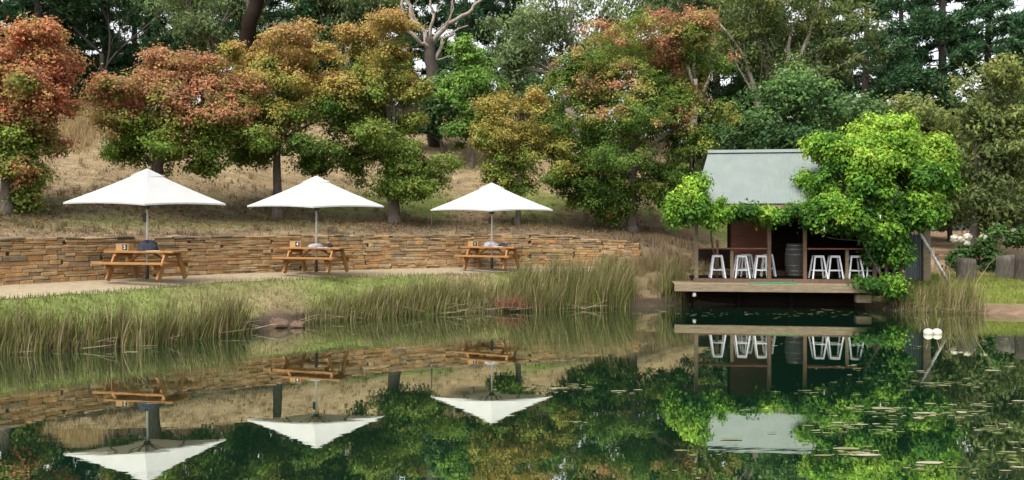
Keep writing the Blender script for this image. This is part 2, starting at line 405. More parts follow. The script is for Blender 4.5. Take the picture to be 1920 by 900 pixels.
while s < L - .2:                                # uneven cap stones
    w = random.uniform(.25, .75); x, y, a = wpt(s + w / 2); h = random.uniform(.04, .09)
    R = Matrix.Rotation(a + random.uniform(-.06, .06), 3, 'Z') @ Matrix.Rotation(random.uniform(-.06, .06), 3, 'Y') @ Matrix.Rotation(random.uniform(-.05, .05), 3, 'X')
    c = random.choice(grey_cols + [(.12, .09, .06), (.10, .075, .05)]); k = random.uniform(.75, 1.15)
    if random.random() < .9: cm.box(Vector((x, y, zhead(x) + .0 + h / 2 + random.uniform(-.03, .02))) + Vector((math.sin(a), -math.cos(a), 0)) * random.uniform(.02, .12), (w - .02, random.uniform(.3, .48), h), R, .025, tuple(q * k for q in c))
    s += w
core = MB(); ns = 120
for i in range(ns):
    x, y, a = wpt(L * (i + .5) / ns); base = zfoot(x) - .2; top = zhead(x)
    core.box((x + math.sin(a) * .06, y - math.cos(a) * .06, (base + top) / 2), (L / ns + .05, .2, top - base), Matrix.Rotation(a, 3, 'Z'), 0, (.2, .13, .07))
wl = sm.build('stone_course', M['stone'], None, colors=True); cp = cm.build('cap_stone', M['stone'], None, colors=True); co = core.build('earth_core', M['stone'], None, colors=True)
for o in (wl, cp, co):
    o.parent = wallroot; o.matrix_parent_inverse = Matrix.Translation(-wallroot.location)

# ------------------------------------------------------------------ foliage generators
def leaf_quads(pos, nrm, L, Wd, droop=0.0, fold=.25, r=rng):
    n = len(pos)
    nrm = norm(nrm); t = norm(np.cross(nrm, r.normal(size=(n, 3))))
    t = norm(t + np.array((0, 0, -droop)))
    b = norm(np.cross(nrm, t)); nn = np.cross(t, b)
    L = np.asarray(L)[:, None]; Wd = np.asarray(Wd)[:, None]
    tip = pos + t * L; mid = pos + t * L * .45
    return np.stack([pos, mid + b * Wd + nn * Wd * fold, tip, mid - b * Wd + nn * Wd * fold], 1)

def lobes_px(lst, Y, depth=1.0):
    return [(np.array(P(px, py, Y + (dy if len(r) else 0))), np.array((rx / F * Y, rx / F * Y * depth, ry / F * Y)))
            for (px, py, rx, ry, *r) in lst for dy in [r[0] if r else 0]]

def crown_mesh(name, lobes, nclus, per, size, palette, seed, csize=.42, gap=-.25, droop=.2, flat=.65, origin=(0, 0, 0), shell=.55, ratio=.42, nsub=11, gain=1.65):
    r = np.random.default_rng(seed)
    zlo = min((q[0][2] - q[1][2]) for q in lobes); zhi = max((q[0][2] + q[1][2]) for q in lobes)
    sub = []
    for c0, R0 in lobes:                                         # each lobe breaks into boughs of its own size
        sub.append((c0, R0 * .62))
        for d0 in norm(r.normal(size=(nsub, 3))):
            sub.append((c0 + d0 * R0 * r.uniform(.62, 1.0), R0 * r.uniform(.26, .54) * np.array((1, 1, .8))))
    lobes = sub
    vol = np.array([np.prod(R) ** (2 / 3) for _, R in lobes]); pick = r.choice(len(lobes), nclus, p=vol / vol.sum())
    d = norm(r.normal(size=(nclus, 3))); rad = (shell + (1 - shell) * r.random(nclus)) * (.85 + .3 * r.random(nclus))
    C = np.array([lobes[k][0] for k in pick]); R = np.array([lobes[k][1] for k in pick])
    c = C + d * R * rad[:, None]
    nz = vnoise(c, .75, seed * 1.7)
    keep = nz > gap; c, d, C, R = c[keep], d[keep], C[keep], R[keep]
    m = len(c); rc = csize * r.uniform(.45, 1.25, m)
    off = r.normal(size=(m, per, 3)) * .5; off[..., 2] *= flat
    pos = c[:, None] + off * rc[:, None, None]
    nr = off * .7 + d[:, None] * .5 + np.array((0, 0, .75)) + r.normal(size=off.shape) * .45
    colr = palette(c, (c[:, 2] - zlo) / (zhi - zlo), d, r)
    lc = np.repeat(colr[:, None], per, 1) * gain * r.uniform(.72, 1.28, (m, per, 1)) * (1 + r.normal(size=(m, per, 3)) * .07)
    pos = pos.reshape(-1, 3); nr = nr.reshape(-1, 3); n = len(pos)
    ls = size * r.uniform(.65, 1.35, n)
    V = leaf_quads(pos, nr, ls, ls * ratio, droop, r=r) - np.array(origin)
    return quads_mesh(name, V, lc.reshape(-1, 3)), c

def limb(mb, a, b, r0, r1, seed, wob=.12, n=7, sides=6, sag=0.0):
    r = random.Random(seed); a, b = Vector(a), Vector(b); L = (b - a).length
    pts = []; rad = []
    o1 = Vector((r.uniform(-1, 1), r.uniform(-1, 1), r.uniform(-.4, .4))) * wob * L; o2 = Vector((r.uniform(-1, 1), r.uniform(-1, 1), r.uniform(-.3, .3))) * wob * L * .5
    for i in range(n):
        f = i / (n - 1)
        p = a.lerp(b, f) + o1 * math.sin(PI * f) + o2 * math.sin(2 * PI * f) + Vector((0, 0, sag * L * math.sin(PI * f)))
        pts.append(p); rad.append(r0 + (r1 - r0) * f)
    mb.tube(pts, rad, sides); return pts, rad

def tree(name, px, Y, lobes, label, cat, group, palette, seed, nclus=700, per=38, size=.15, trunk_r=.15, bark='bark', fork=.45, csize=.34,
         gap=-.25, nlimb=22, flat=.65, droop=.35, shell=.55, ratio=.33, depth=1.0, lean=0.0, leafmat='leaf', base=None):
    x = PX(px, Y); z = gz(x, Y) if base is None else base
    root = empty(name, (x, Y, z), 0, label, cat, group); o = np.array((x, Y, z))
    lb = lobes_px(lobes, Y, depth)
    me, cl = crown_mesh('crown', lb, nclus, per, size, palette, seed, csize, gap, droop, flat, o, shell, ratio)
    link('crown', me, M[leafmat], root)
    cen = np.mean([q[0] for q in lb], 0) - o; top = max(q[0][2] + q[1][2] * .5 for q in lb) - z
    mb = MB(); rr = random.Random(seed)
    ft = Vector((cen[0] * .35 + lean, cen[1] * .35, max(.8, top * fork)))
    pts, rad = limb(mb, (0, 0, -.15), ft, trunk_r * 1.25, trunk_r * .75, seed, .03, 8, 9)
    # root flare
    mb.tube([(0, 0, -.2), (0, 0, .05), (0, 0, .3)], [trunk_r * 1.9, trunk_r * 1.5, trunk_r * 1.15], 9)
    for k, (c, R) in enumerate(lb):                       # a main limb into each lobe, twigs out of it
        e = Vector(c - o); st = pts[rr.randint(4, 7)] if k else pts[-1]
        lp, lr = limb(mb, st, e, trunk_r * .55, trunk_r * .14, seed + k, .08, 8, 6, .04)
        for j in range(max(2, nlimb // len(lb))):
            near = cl[np.argsort(np.linalg.norm(cl - c, axis=1))[:60]]
            if len(near) == 0: continue
            tgt = Vector(near[rr.randrange(len(near))] - o); i0 = rr.randint(2, 6)
            limb(mb, lp[i0], tgt, lr[i0] * .55, .012, seed * 7 + j + k * 31, .08, 5, 4)
    mb.build('trunk', M[bark], root, True)
    return root

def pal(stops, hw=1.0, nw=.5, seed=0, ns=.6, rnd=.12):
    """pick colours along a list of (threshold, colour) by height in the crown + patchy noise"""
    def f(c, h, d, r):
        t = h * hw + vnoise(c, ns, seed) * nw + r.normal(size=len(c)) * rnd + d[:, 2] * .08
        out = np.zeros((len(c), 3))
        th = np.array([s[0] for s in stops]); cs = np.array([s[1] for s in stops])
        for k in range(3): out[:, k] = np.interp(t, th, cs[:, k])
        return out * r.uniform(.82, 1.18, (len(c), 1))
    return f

RED, RUST, ORG = (.32, .10, .06), (.24, .145, .07), (.27, .18, .07)
GOLD, OLIVE, LGRN, GRN, DGRN = (.265, .20, .055), (.19, .185, .045), (.15, .21, .04), (.095, .145, .026), (.055, .10, .02)
GT = 'trees on the terrace above the stone wall'
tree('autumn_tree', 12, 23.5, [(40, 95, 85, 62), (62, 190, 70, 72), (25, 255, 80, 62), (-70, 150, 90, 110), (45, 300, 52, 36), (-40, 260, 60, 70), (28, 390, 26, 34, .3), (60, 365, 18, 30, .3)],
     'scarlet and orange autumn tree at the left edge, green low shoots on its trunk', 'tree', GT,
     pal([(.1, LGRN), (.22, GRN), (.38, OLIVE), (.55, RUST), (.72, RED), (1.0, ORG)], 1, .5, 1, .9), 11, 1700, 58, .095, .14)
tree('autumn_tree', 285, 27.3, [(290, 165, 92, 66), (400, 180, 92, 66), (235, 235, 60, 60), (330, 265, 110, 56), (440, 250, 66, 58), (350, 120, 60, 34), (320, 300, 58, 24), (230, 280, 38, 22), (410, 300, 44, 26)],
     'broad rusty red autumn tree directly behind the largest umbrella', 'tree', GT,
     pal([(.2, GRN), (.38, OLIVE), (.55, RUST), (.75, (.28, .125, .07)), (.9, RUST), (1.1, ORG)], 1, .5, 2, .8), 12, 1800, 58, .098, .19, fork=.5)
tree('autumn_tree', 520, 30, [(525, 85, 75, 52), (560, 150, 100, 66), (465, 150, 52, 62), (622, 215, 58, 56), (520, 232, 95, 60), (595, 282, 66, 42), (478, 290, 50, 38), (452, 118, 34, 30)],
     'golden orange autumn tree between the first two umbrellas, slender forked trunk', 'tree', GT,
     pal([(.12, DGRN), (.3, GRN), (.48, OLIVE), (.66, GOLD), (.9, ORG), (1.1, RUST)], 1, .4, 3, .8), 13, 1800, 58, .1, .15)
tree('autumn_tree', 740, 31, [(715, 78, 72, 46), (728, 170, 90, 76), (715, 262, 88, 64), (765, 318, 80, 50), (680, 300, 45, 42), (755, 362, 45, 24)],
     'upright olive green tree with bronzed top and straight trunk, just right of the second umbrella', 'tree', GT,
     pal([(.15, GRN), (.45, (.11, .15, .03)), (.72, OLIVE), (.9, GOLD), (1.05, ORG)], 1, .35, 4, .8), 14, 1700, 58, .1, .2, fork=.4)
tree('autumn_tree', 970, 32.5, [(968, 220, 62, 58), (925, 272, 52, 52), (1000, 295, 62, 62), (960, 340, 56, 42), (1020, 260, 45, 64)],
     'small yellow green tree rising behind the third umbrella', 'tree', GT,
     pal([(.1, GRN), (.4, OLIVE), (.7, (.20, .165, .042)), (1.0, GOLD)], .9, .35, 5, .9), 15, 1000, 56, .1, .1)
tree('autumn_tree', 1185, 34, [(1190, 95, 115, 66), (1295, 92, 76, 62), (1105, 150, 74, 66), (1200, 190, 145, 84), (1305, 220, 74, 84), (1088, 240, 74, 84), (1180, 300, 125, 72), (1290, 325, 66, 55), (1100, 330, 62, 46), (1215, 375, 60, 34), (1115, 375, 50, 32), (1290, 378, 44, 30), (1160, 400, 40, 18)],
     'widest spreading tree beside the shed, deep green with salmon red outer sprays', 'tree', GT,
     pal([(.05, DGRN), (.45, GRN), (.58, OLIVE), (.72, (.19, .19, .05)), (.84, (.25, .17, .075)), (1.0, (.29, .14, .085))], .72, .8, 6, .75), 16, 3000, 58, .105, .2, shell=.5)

# ------------------------------------------------------------------ the wood behind
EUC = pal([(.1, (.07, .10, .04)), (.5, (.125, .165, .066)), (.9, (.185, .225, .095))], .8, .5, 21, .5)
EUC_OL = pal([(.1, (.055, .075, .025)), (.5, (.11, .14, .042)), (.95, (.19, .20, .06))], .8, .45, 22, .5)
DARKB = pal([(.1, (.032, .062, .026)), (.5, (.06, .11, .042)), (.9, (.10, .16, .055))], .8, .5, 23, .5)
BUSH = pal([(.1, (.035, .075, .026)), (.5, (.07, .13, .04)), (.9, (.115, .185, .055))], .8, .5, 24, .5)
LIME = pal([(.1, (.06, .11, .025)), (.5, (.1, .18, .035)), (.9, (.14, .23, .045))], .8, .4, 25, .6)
GW = 'trees of the wood on the hill'
ekw = dict(csize=.75, size=.24, ratio=.2, droop=.8, gap=-.12, bark='bark_pale', nlimb=36)
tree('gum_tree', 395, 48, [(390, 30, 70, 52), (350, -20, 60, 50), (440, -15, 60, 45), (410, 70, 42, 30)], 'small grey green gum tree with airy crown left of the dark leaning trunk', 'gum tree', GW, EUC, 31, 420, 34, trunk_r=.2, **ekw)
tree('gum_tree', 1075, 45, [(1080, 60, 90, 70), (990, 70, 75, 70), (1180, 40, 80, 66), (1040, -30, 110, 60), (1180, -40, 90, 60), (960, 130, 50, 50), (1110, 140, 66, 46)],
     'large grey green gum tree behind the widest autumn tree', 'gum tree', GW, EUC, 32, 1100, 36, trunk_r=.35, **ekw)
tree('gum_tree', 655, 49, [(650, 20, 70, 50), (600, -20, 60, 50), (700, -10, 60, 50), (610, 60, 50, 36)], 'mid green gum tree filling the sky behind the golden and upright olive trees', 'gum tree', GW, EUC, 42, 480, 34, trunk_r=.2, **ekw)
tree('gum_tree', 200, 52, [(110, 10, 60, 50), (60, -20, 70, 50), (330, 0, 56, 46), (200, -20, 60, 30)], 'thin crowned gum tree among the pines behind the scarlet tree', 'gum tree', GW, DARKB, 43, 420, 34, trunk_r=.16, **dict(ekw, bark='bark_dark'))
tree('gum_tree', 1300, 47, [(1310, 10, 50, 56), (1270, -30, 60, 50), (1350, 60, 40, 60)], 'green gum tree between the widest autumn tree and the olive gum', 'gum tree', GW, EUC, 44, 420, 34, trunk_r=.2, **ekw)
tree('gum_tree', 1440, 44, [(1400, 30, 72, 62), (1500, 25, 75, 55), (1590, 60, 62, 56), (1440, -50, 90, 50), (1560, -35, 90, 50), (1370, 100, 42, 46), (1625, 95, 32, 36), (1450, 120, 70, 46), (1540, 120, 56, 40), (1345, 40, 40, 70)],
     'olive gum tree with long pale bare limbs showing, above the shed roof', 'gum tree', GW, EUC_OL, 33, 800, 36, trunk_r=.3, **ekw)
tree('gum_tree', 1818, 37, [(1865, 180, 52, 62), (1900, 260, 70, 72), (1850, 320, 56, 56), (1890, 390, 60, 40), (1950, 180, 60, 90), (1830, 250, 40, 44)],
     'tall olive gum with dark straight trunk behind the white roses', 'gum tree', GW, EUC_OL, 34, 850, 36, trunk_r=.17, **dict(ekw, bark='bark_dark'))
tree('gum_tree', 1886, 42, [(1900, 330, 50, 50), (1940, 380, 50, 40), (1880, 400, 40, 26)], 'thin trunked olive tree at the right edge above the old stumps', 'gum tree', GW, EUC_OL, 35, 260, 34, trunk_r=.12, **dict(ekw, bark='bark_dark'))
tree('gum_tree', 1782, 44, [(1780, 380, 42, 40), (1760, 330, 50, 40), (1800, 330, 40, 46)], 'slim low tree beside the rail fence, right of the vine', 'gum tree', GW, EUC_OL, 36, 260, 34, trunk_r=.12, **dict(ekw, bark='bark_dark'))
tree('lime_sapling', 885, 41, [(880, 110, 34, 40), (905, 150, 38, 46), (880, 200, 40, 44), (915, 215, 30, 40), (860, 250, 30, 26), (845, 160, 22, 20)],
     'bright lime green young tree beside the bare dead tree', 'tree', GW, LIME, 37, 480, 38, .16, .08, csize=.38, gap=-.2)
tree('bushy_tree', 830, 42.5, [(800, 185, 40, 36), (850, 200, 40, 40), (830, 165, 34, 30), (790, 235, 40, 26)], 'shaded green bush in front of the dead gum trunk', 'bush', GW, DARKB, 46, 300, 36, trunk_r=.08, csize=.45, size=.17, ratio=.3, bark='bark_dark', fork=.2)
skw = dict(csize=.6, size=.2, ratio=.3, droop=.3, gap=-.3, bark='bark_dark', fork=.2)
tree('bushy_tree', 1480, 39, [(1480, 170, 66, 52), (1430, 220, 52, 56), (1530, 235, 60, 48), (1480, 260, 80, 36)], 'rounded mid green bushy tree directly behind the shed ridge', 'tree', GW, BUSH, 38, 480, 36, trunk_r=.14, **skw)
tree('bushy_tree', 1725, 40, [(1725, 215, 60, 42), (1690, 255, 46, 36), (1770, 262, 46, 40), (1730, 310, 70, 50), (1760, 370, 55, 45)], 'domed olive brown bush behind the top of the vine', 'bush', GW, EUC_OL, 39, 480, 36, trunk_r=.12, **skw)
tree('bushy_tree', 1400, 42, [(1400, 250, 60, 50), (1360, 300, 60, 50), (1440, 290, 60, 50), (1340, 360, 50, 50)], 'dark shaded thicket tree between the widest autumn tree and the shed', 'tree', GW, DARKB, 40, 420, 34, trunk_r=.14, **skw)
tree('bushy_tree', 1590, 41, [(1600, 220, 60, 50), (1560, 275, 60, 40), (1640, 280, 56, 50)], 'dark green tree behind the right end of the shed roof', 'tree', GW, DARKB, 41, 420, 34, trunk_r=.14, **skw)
GB = 'dark thicket beyond the right bank'
for k, (px, Y, py, rx, ry) in enumerate([(1640, 58, 330, 90, 80), (1760, 64, 320, 90, 90), (1880, 60, 330, 90, 80), (1985, 56, 330, 80, 90)]):
    tree('bushy_tree', px, Y, [(px, py, rx, ry), (px - 45, py + 40, 50, 50), (px + 40, py + 45, 50, 50)], 'dark bushy tree in the thicket far behind the right bank', 'tree', GB, DARKB, 50 + k, 300, 30, trunk_r=.15, **dict(skw, csize=.9, size=.32))
for k, (px, Y, py, rx, ry) in enumerate([(60, 52, 170, 75, 35), (180, 56, 175, 80, 26), (310, 55, 150, 60, 30), (620, 53, 130, 90, 60), (700, 55, 180, 80, 50), (845, 52, 190, 80, 60), (560, 57, 60, 70, 50), (1000, 52, 190, 90, 50), (1250, 54, 150, 80, 80)]):
    tree('undergrowth_bush', px, Y, [(px, py, rx, ry), (px - rx * .5, py + ry * .5, rx * .6, ry * .6), (px + rx * .5, py + ry * .4, rx * .6, ry * .6)], 'dark bush of the undergrowth along the crest of the hill', 'bush', 'undergrowth on the hill crest', DARKB, 70 + k, 240, 30, trunk_r=.1, **dict(skw, csize=.8, size=.28))

def pine_meshes(seed, H=17.0, z0=1.6, Lmax=4.2):
    r = random.Random(seed); g = np.random.default_rng(seed); mb = MB()
    lean = r.uniform(-.3, .3)
    mb.tube([(lean * f * f, .1 * math.sin(f * 5), H * f - .3) for f in np.linspace(0, 1, 10)], [.30 * (1 - f) ** .8 + .02 for f in np.linspace(0, 1, 10)], 9)
    pos = []; nr = []; dr = []
    z = z0
    while z < H - .4:
        f = (z - z0) / (H - z0)
        for _ in range(r.choice((1, 2, 2))):
            az = r.uniform(0, 2 * PI); Lb = Lmax * (1 - f) ** .65 * r.uniform(.45, 1.1) * (.7 + .3 * min(1, f * 5)) + .3
            d = Vector((math.cos(az), math.sin(az), 0)); pts = []
            droop = r.uniform(-.25, .12)
            for i in range(6):
                q = i / 5; pts.append(Vector((lean * f * f, 0, z)) + d * Lb * q + Vector((0, 0, Lb * (droop * q + .22 * q * q))))
            mb.tube(pts, [.055 * (1 - f) + .02] + [.045 * (1 - f) * (1 - i / 5) + .008 for i in range(1, 6)], 4, False)
            side = Vector((-d.y, d.x, 0)); nt_ = int(Lb * 10.5)
            for k in range(nt_):
                q = r.uniform(.25, 1.02) ** .8; i = min(4, int(q * 5)); p = pts[i].lerp(pts[i + 1], q * 5 - i)
                w = (1.05 - q) * Lb * .38 + .12
                pos.append(p + side * r.uniform(-w, w) + Vector((0, 0, r.uniform(-.1, .16)))); dr.append(d + side * r.uniform(-.8, .8))
        z += r.uniform(.16, .34)
    pos = np.array(pos); dr = norm(np.array(dr)); m = len(pos); per = 13
    off = g.normal(size=(m, per, 3)); dd = norm(dr[:, None] * .9 + off * .75 + np.array((0, 0, .35)))
    st = pos[:, None] + g.normal(size=(m, per, 3)) * .07
    ln = .34 * g.uniform(.6, 1.3, (m, per, 1)); wd = .042 * g.uniform(.7, 1.4, (m, per, 1))
    b = norm(np.cross(dd, g.normal(size=(m, per, 3)))) * wd
    V = np.stack([st - b * .6, st + dd * ln * .5 - b, st + dd * ln, st + dd * ln * .5 + b], 2).reshape(-1, 4, 3)
    base = np.array((.045, .105, .048)); cl = base * g.uniform(.55, 1.7, (m, 1)) + np.array((.012, .012, 0)) * g.random((m, 1))
    C = np.repeat(cl[:, None], per, 1) * g.uniform(.8, 1.25, (m, per, 1))
    trunk = mb
    return trunk, quads_mesh('crown', V, C.reshape(-1, 3))
protos = []
for k, (H, z0, Lm) in enumerate([(17, .8, 4.2), (19, 3.6, 3.6), (15, 1.4, 3.6)]):
    tm, cmesh = pine_meshes(101 + k, H, z0, Lm)
    root = empty('pine_tree', (0, 0, 0)); tm.build('trunk', M['bark_dark'], root, True); link('crown', cmesh, M['needle'], root)
    protos.append(root)
GPL, GPR = 'dark pines on the left of the hill', 'dark pines on the right'
pines = [(-60, 50, 0, 1, GPL), (75, 51, 1, 1, GPL), (120, 56, 0, 1.05, GPL), (200, 60, 1, 1.15, GPL), (255, 66, 2, 1.2, GPL), (330, 54, 1, .95, GPL), (385, 60, 0, 1, GPL), (470, 58, 2, 1.1, GPL),
         (560, 50, 0, 1, GPL), (655, 56, 1, 1.1, GPL), (700, 50, 2, .9, GPL), (770, 58, 0, 1, GPL), (870, 54, 1, 1, GPL), (950, 58, 0, 1, GPL),
         (1265, 57, 1, 1, GPR), (1340, 52, 0, 1, GPR), (1400, 58, 2, 1.2, GPR), (1465, 55, 0, 1.1, GPR), (1540, 57, 2, 1.1, GPR), (1625, 52, 0, 1.1, GPR), (1690, 60, 1, 1.2, GPR), (1770, 54, 1, 1.3, GPR), (1850, 57, 1, 1.25, GPR), (1925, 52, 2, 1.2, GPR), (1990, 56, 0, 1.2, GPR)]
used = set()
for i, (px, Y, k, s, g) in enumerate(pines):
    o = protos[k] if k not in used else copy_tree(protos[k]); used.add(k)
    x = PX(px, Y); o.location = (x, Y, gz(x, Y) - .1); o.scale = (s, s, s); o.rotation_euler = (0, 0, i * 2.4)
    tag(o, 'tall dark pine in the wood on the hill, left of the shed' if g == GPL else 'tall dark pine in the wood behind and right of the shed', 'pine tree', g)

# bare dead gum and the thick dark leaning trunk
def bare_tree(name, px, Y, joints, label, mat):
    x = PX(px, Y); z = gz(x, Y); root = empty(name, (x, Y, z), 0, label, 'dead tree'); o = Vector((x, Y, z)); mb = MB(); br = MB()
    for n, (pts, r0, r1) in enumerate(joints):
        q = [P(a, b, Y + c) - o for a, b, c in pts]
        if n == 0: q[0].z = -.2
        out = []; rad = []
        for i in range(len(q) - 1):
            for s_ in range(4):
                f = s_ / 4; j = Vector((random.uniform(-1, 1), random.uniform(-1, 1), random.uniform(-1, 1))) * r0 * (.5 if n else .22) * (i + f > 0)
                out.append(q[i].lerp(q[i + 1], f) + j); rad.append(r0 + (r1 - r0) * (i + f) / (len(q) - 1))
        out.append(q[-1]); rad.append(r1)
        (mb if n == 0 else br).tube(out, rad if n == 0 or 'dark_wood' in mat else [q_ * .68 for q_ in rad], 8)
    mb.build('trunk', M[mat[0]], root, True); br.build('limb', M[mat[1]], root, True)
bare_tree('dead_gum_tree', 812, 44, [
    ([(818, 250, 0), (812, 170, 0), (808, 110, 0), (806, 70, 0)], .42, .26),
    ([(808, 100, 0), (795, 60, .2), (775, 35, .4), (765, 0, .5), (760, -40, .6)], .2, .12),
    ([(810, 85, 0), (840, 45, -.3), (875, 25, -.5), (905, -5, -.6), (920, -40, -.6)], .2, .08),
    ([(812, 120, 0), (832, 75, .5), (850, 60, .6), (878, 48, .8)], .17, .05),
    ([(806, 75, 0), (812, 30, -.2), (805, 5, -.3), (812, -30, -.4)], .14, .06),
    ([(795, 60, .2), (782, 40, .8), (770, 15, 1), (768, -10, 1)], .11, .03),
    ([(808, 90, 0), (780, 75, -.6), (757, 40, -.8), (752, 8, -.9), (756, -25, -.9)], .16, .09),
    ([(840, 45, -.3), (850, 15, -.5), (846, -20, -.6)], .07, .03),
    ([(815, 62, 0), (845, 35, -.8), (848, 0, -1)], .07, .03),
    ([(812, 30, -.2), (830, 5, -.3), (834, -20, -.3)], .05, .02),
    ([(770, 15, 1), (788, -5, 1.1), (800, -25, 1)], .05, .02),
    ([(818, 112, 0), (845, 105, -.5), (876, 112, -.7)], .06, .03)],
    'bare dead gum with twisted pale limbs forking above the upright olive tree', ('bark_dark', 'bark_pale'))
bare_tree('dead_gum_tree', 462, 46, [([(455, 170, 0), (460, 100, 0), (466, 45, 0), (482, 0, 0), (500, -60, 0)], .5, .36), ([(470, 30, 0), (495, 10, .5), (520, -20, .6)], .14, .08), ([(474, 20, 0), (455, -10, .5), (440, -50, .6)], .16, .1)],
          'thick dark leaning trunk above the golden orange tree', ('dark_wood', 'bark_dark'))

# ------------------------------------------------------------------ umbrellas, tables and what lies on them
def make_umbrella():
    KX = .29; root = empty('garden_umbrella', (0, 0, 0)); H, E, S = 2.93, 2.06, 2.1       # apex, eave height, half diagonal; corners on the axes
    def cone_panel(h0, e0, s0, n=8, belly=.06, sag=.03, th=.012):
        mb = MB()
        for k in range(4):
            a0, a1 = k * PI / 2, (k + 1) * PI / 2
            A = Vector((math.cos(a0) * s0 * (.42 if k == 0 else .3), math.sin(a0) * s0, e0 - sag - (.04 if k == 0 else 0))); B = Vector((math.cos(a1) * s0 * (.42 if k == 3 else .3), math.sin(a1) * s0, e0 - sag - (.04 if k == 3 else 0)))
            for side in (0, -th):
                vs = []; fs = []
                for i in range(n + 1):
                    f = i / n
                    for j in range(n + 1):
                        g = j / n; p = A.lerp(B, g) * f; edge = 4 * g * (1 - g)
                        ez = e0 - sag - (.04 * (1 - g) if k == 0 else .04 * g if k == 3 else 0); z = h0 + (ez - h0) * (f + belly * .5 * math.sin(PI * f)) + sag * 1.3 * edge * f * f
                        p = p - p.normalized() * .06 * edge * f if f > 0 else p
                        vs.append((p.x, p.y, z + side))
                for i in range(n):
                    for j in range(n):
                        a = i * (n + 1) + j; q = (a, a + n + 1, a + n + 2, a + 1)
                        fs.append(q if side == 0 else q[::-1])
                mb.add(vs, fs)
            # hem strip
            vs = []; fs = []
            for j in range(n + 1):
                g = j / n; p = A.lerp(B, g); edge = 4 * g * (1 - g); p = p - p.normalized() * .06 * edge
                z = e0 - sag - (.04 * (1 - g) if k == 0 else .04 * g if k == 3 else 0) + sag * 1.3 * edge
                vs += [(p.x, p.y, z), (p.x, p.y, z - .045)]
            for j in range(n): fs.append((2 * j, 2 * j + 1, 2 * j + 3, 2 * j + 2))
            mb.add(vs, fs)
        return mb
    c = cone_panel(H, E, S).build('canopy', M['canvas'], root, False)
    cone_panel(H + .03, H - .165, .42, 4, 0, .0).build('vent_cap', M['canvas'], c)
    MB().tube([(0, 0, .02), (0, 0, H - .06)], .033, 12).build('pole', M['pole'], root, True)
    for k in range(8):
        a = k * PI / 4; R = S * .97 if k % 2 == 0 else S * .66
        rb = MB().bar((math.cos(a) * .05, math.sin(a) * .05, H - .10), (math.cos(a) * R * KX, math.sin(a) * R, E - (.13 if k % 2 == 0 else .04) - (.09 if k == 0 else .04 if k in (1, 7) else 0)), .02, .03).build('rib', M['brown_wood'], root)
        MB().bar((math.cos(a) * .06, math.sin(a) * .06, E - .12), (math.cos(a) * R * KX * .52, math.sin(a) * R * .52, (H + E) / 2 - .10), .018, .022).build('strut', M['brown_wood'], rb)
    MB().lathe([(.07, 0), (.085, .02), (.085, .08), (.05, .10)], (0, 0, E - .18), 12).build('runner_hub', M['black'], root, True)
    cr = MB().box((-.02, -.06, E - .42), (.11, .10, .24), None, .02); cr.tube([(-.02, -.11, E - .38), (.06, -.14, E - .38), (.06, -.17, E - .44)], .01, 6)
    cr.build('crank_box', M['black'], root)
    MB().lathe([(.05, 0), (.05, .42), (.04, .45)], (0, 0, .0), 12).build('ground_sleeve', M['bark_dark'], root, True)
    return root
W = M['pine_wood']
def make_table():
    root = empty('picnic_table', (0, 0, 0)); Lt = 2.05
    tp = MB()
    for k in range(5): tp.box((random.uniform(-.006, .006), -.312 + .156 * k, .735), (Lt, .145, .055), None, .006)
    tp.build('tabletop', W, root)
    for sy_ in (-1, 1):
        b_ = MB()
        for k in range(2): b_.box((random.uniform(-.006, .006), sy_ * (.60 + .145 * k), .445), (Lt, .135, .055), None, .006)
        b_.build('bench_seat', W, root)
    for sx_ in (-1, 1):
        X = sx_ * .74
        for sy_ in (-1, 1):
            MB().bar((X, sy_ * .24, .712), (X, sy_ * .60, 0), .06, .145, .006, up=(0, sy_, .5)).build('leg', W, root)
        MB().bar((X - sx_ * .048, -.76, .37), (X - sx_ * .048, .76, .37), .045, .11, .006).build('bench_bearer', W, root)
        MB().bar((X - sx_ * .048, -.36, .665), (X - sx_ * .048, .36, .665), .045, .09, .006).build('top_bearer', W, root)
        MB().bar((X - sx_ * .08, 0, .39), (sx_ * .17, 0, .70), .09, .045, .005).build('brace', W, root)
    MB().box((0, 0, .697), (.5, .09, .03), None, .004).build('centre_batten', W, root)
    return root
def make_caddy(digit):
    root = empty('table_caddy', (0, 0, 0)); m_ = MB()
    m_.box((0, -.095, .095), (.40, .012, .19), None, .003); m_.box((0, .095, .095), (.40, .012, .19), None, .003)
    m_.box((0, 0, .008), (.40, .178, .014)); m_.build('box_side', M['caddy'], root)
    for sx_ in (-1, 1): MB().box((sx_ * .192, 0, .095), (.014, .176, .19)).build('box_end', M['caddy'], root)
    MB().box((0, 0, .1), (.012, .176, .17)).build('divider', M['caddy'], root)
    pl = MB().box((.09, -.105, .10), (.155, .008, .15), None, .002).build('number_plate', M['black'], root)
    fc = bpy.data.curves.new('number', 'FONT'); fc.body = digit; fc.size = .15; fc.align_x = 'CENTER'; fc.align_y = 'CENTER'; fc.extrude = .002; fc.offset = .002
    fc.materials.append(M['digit'])
    fo = bpy.data.objects.new('number_outline', fc); col.objects.link(fo); dg_ = bpy.context.evaluated_depsgraph_get()
    nm_ = bpy.data.meshes.new_from_object(fo.evaluated_get(dg_)); bpy.data.objects.remove(fo); bpy.data.curves.remove(fc)
    fo = link('number', nm_, M['digit'], pl); fo.location = (.09, -.1125, .10); fo.rotation_euler = (PI / 2, 0, 0)
    return root
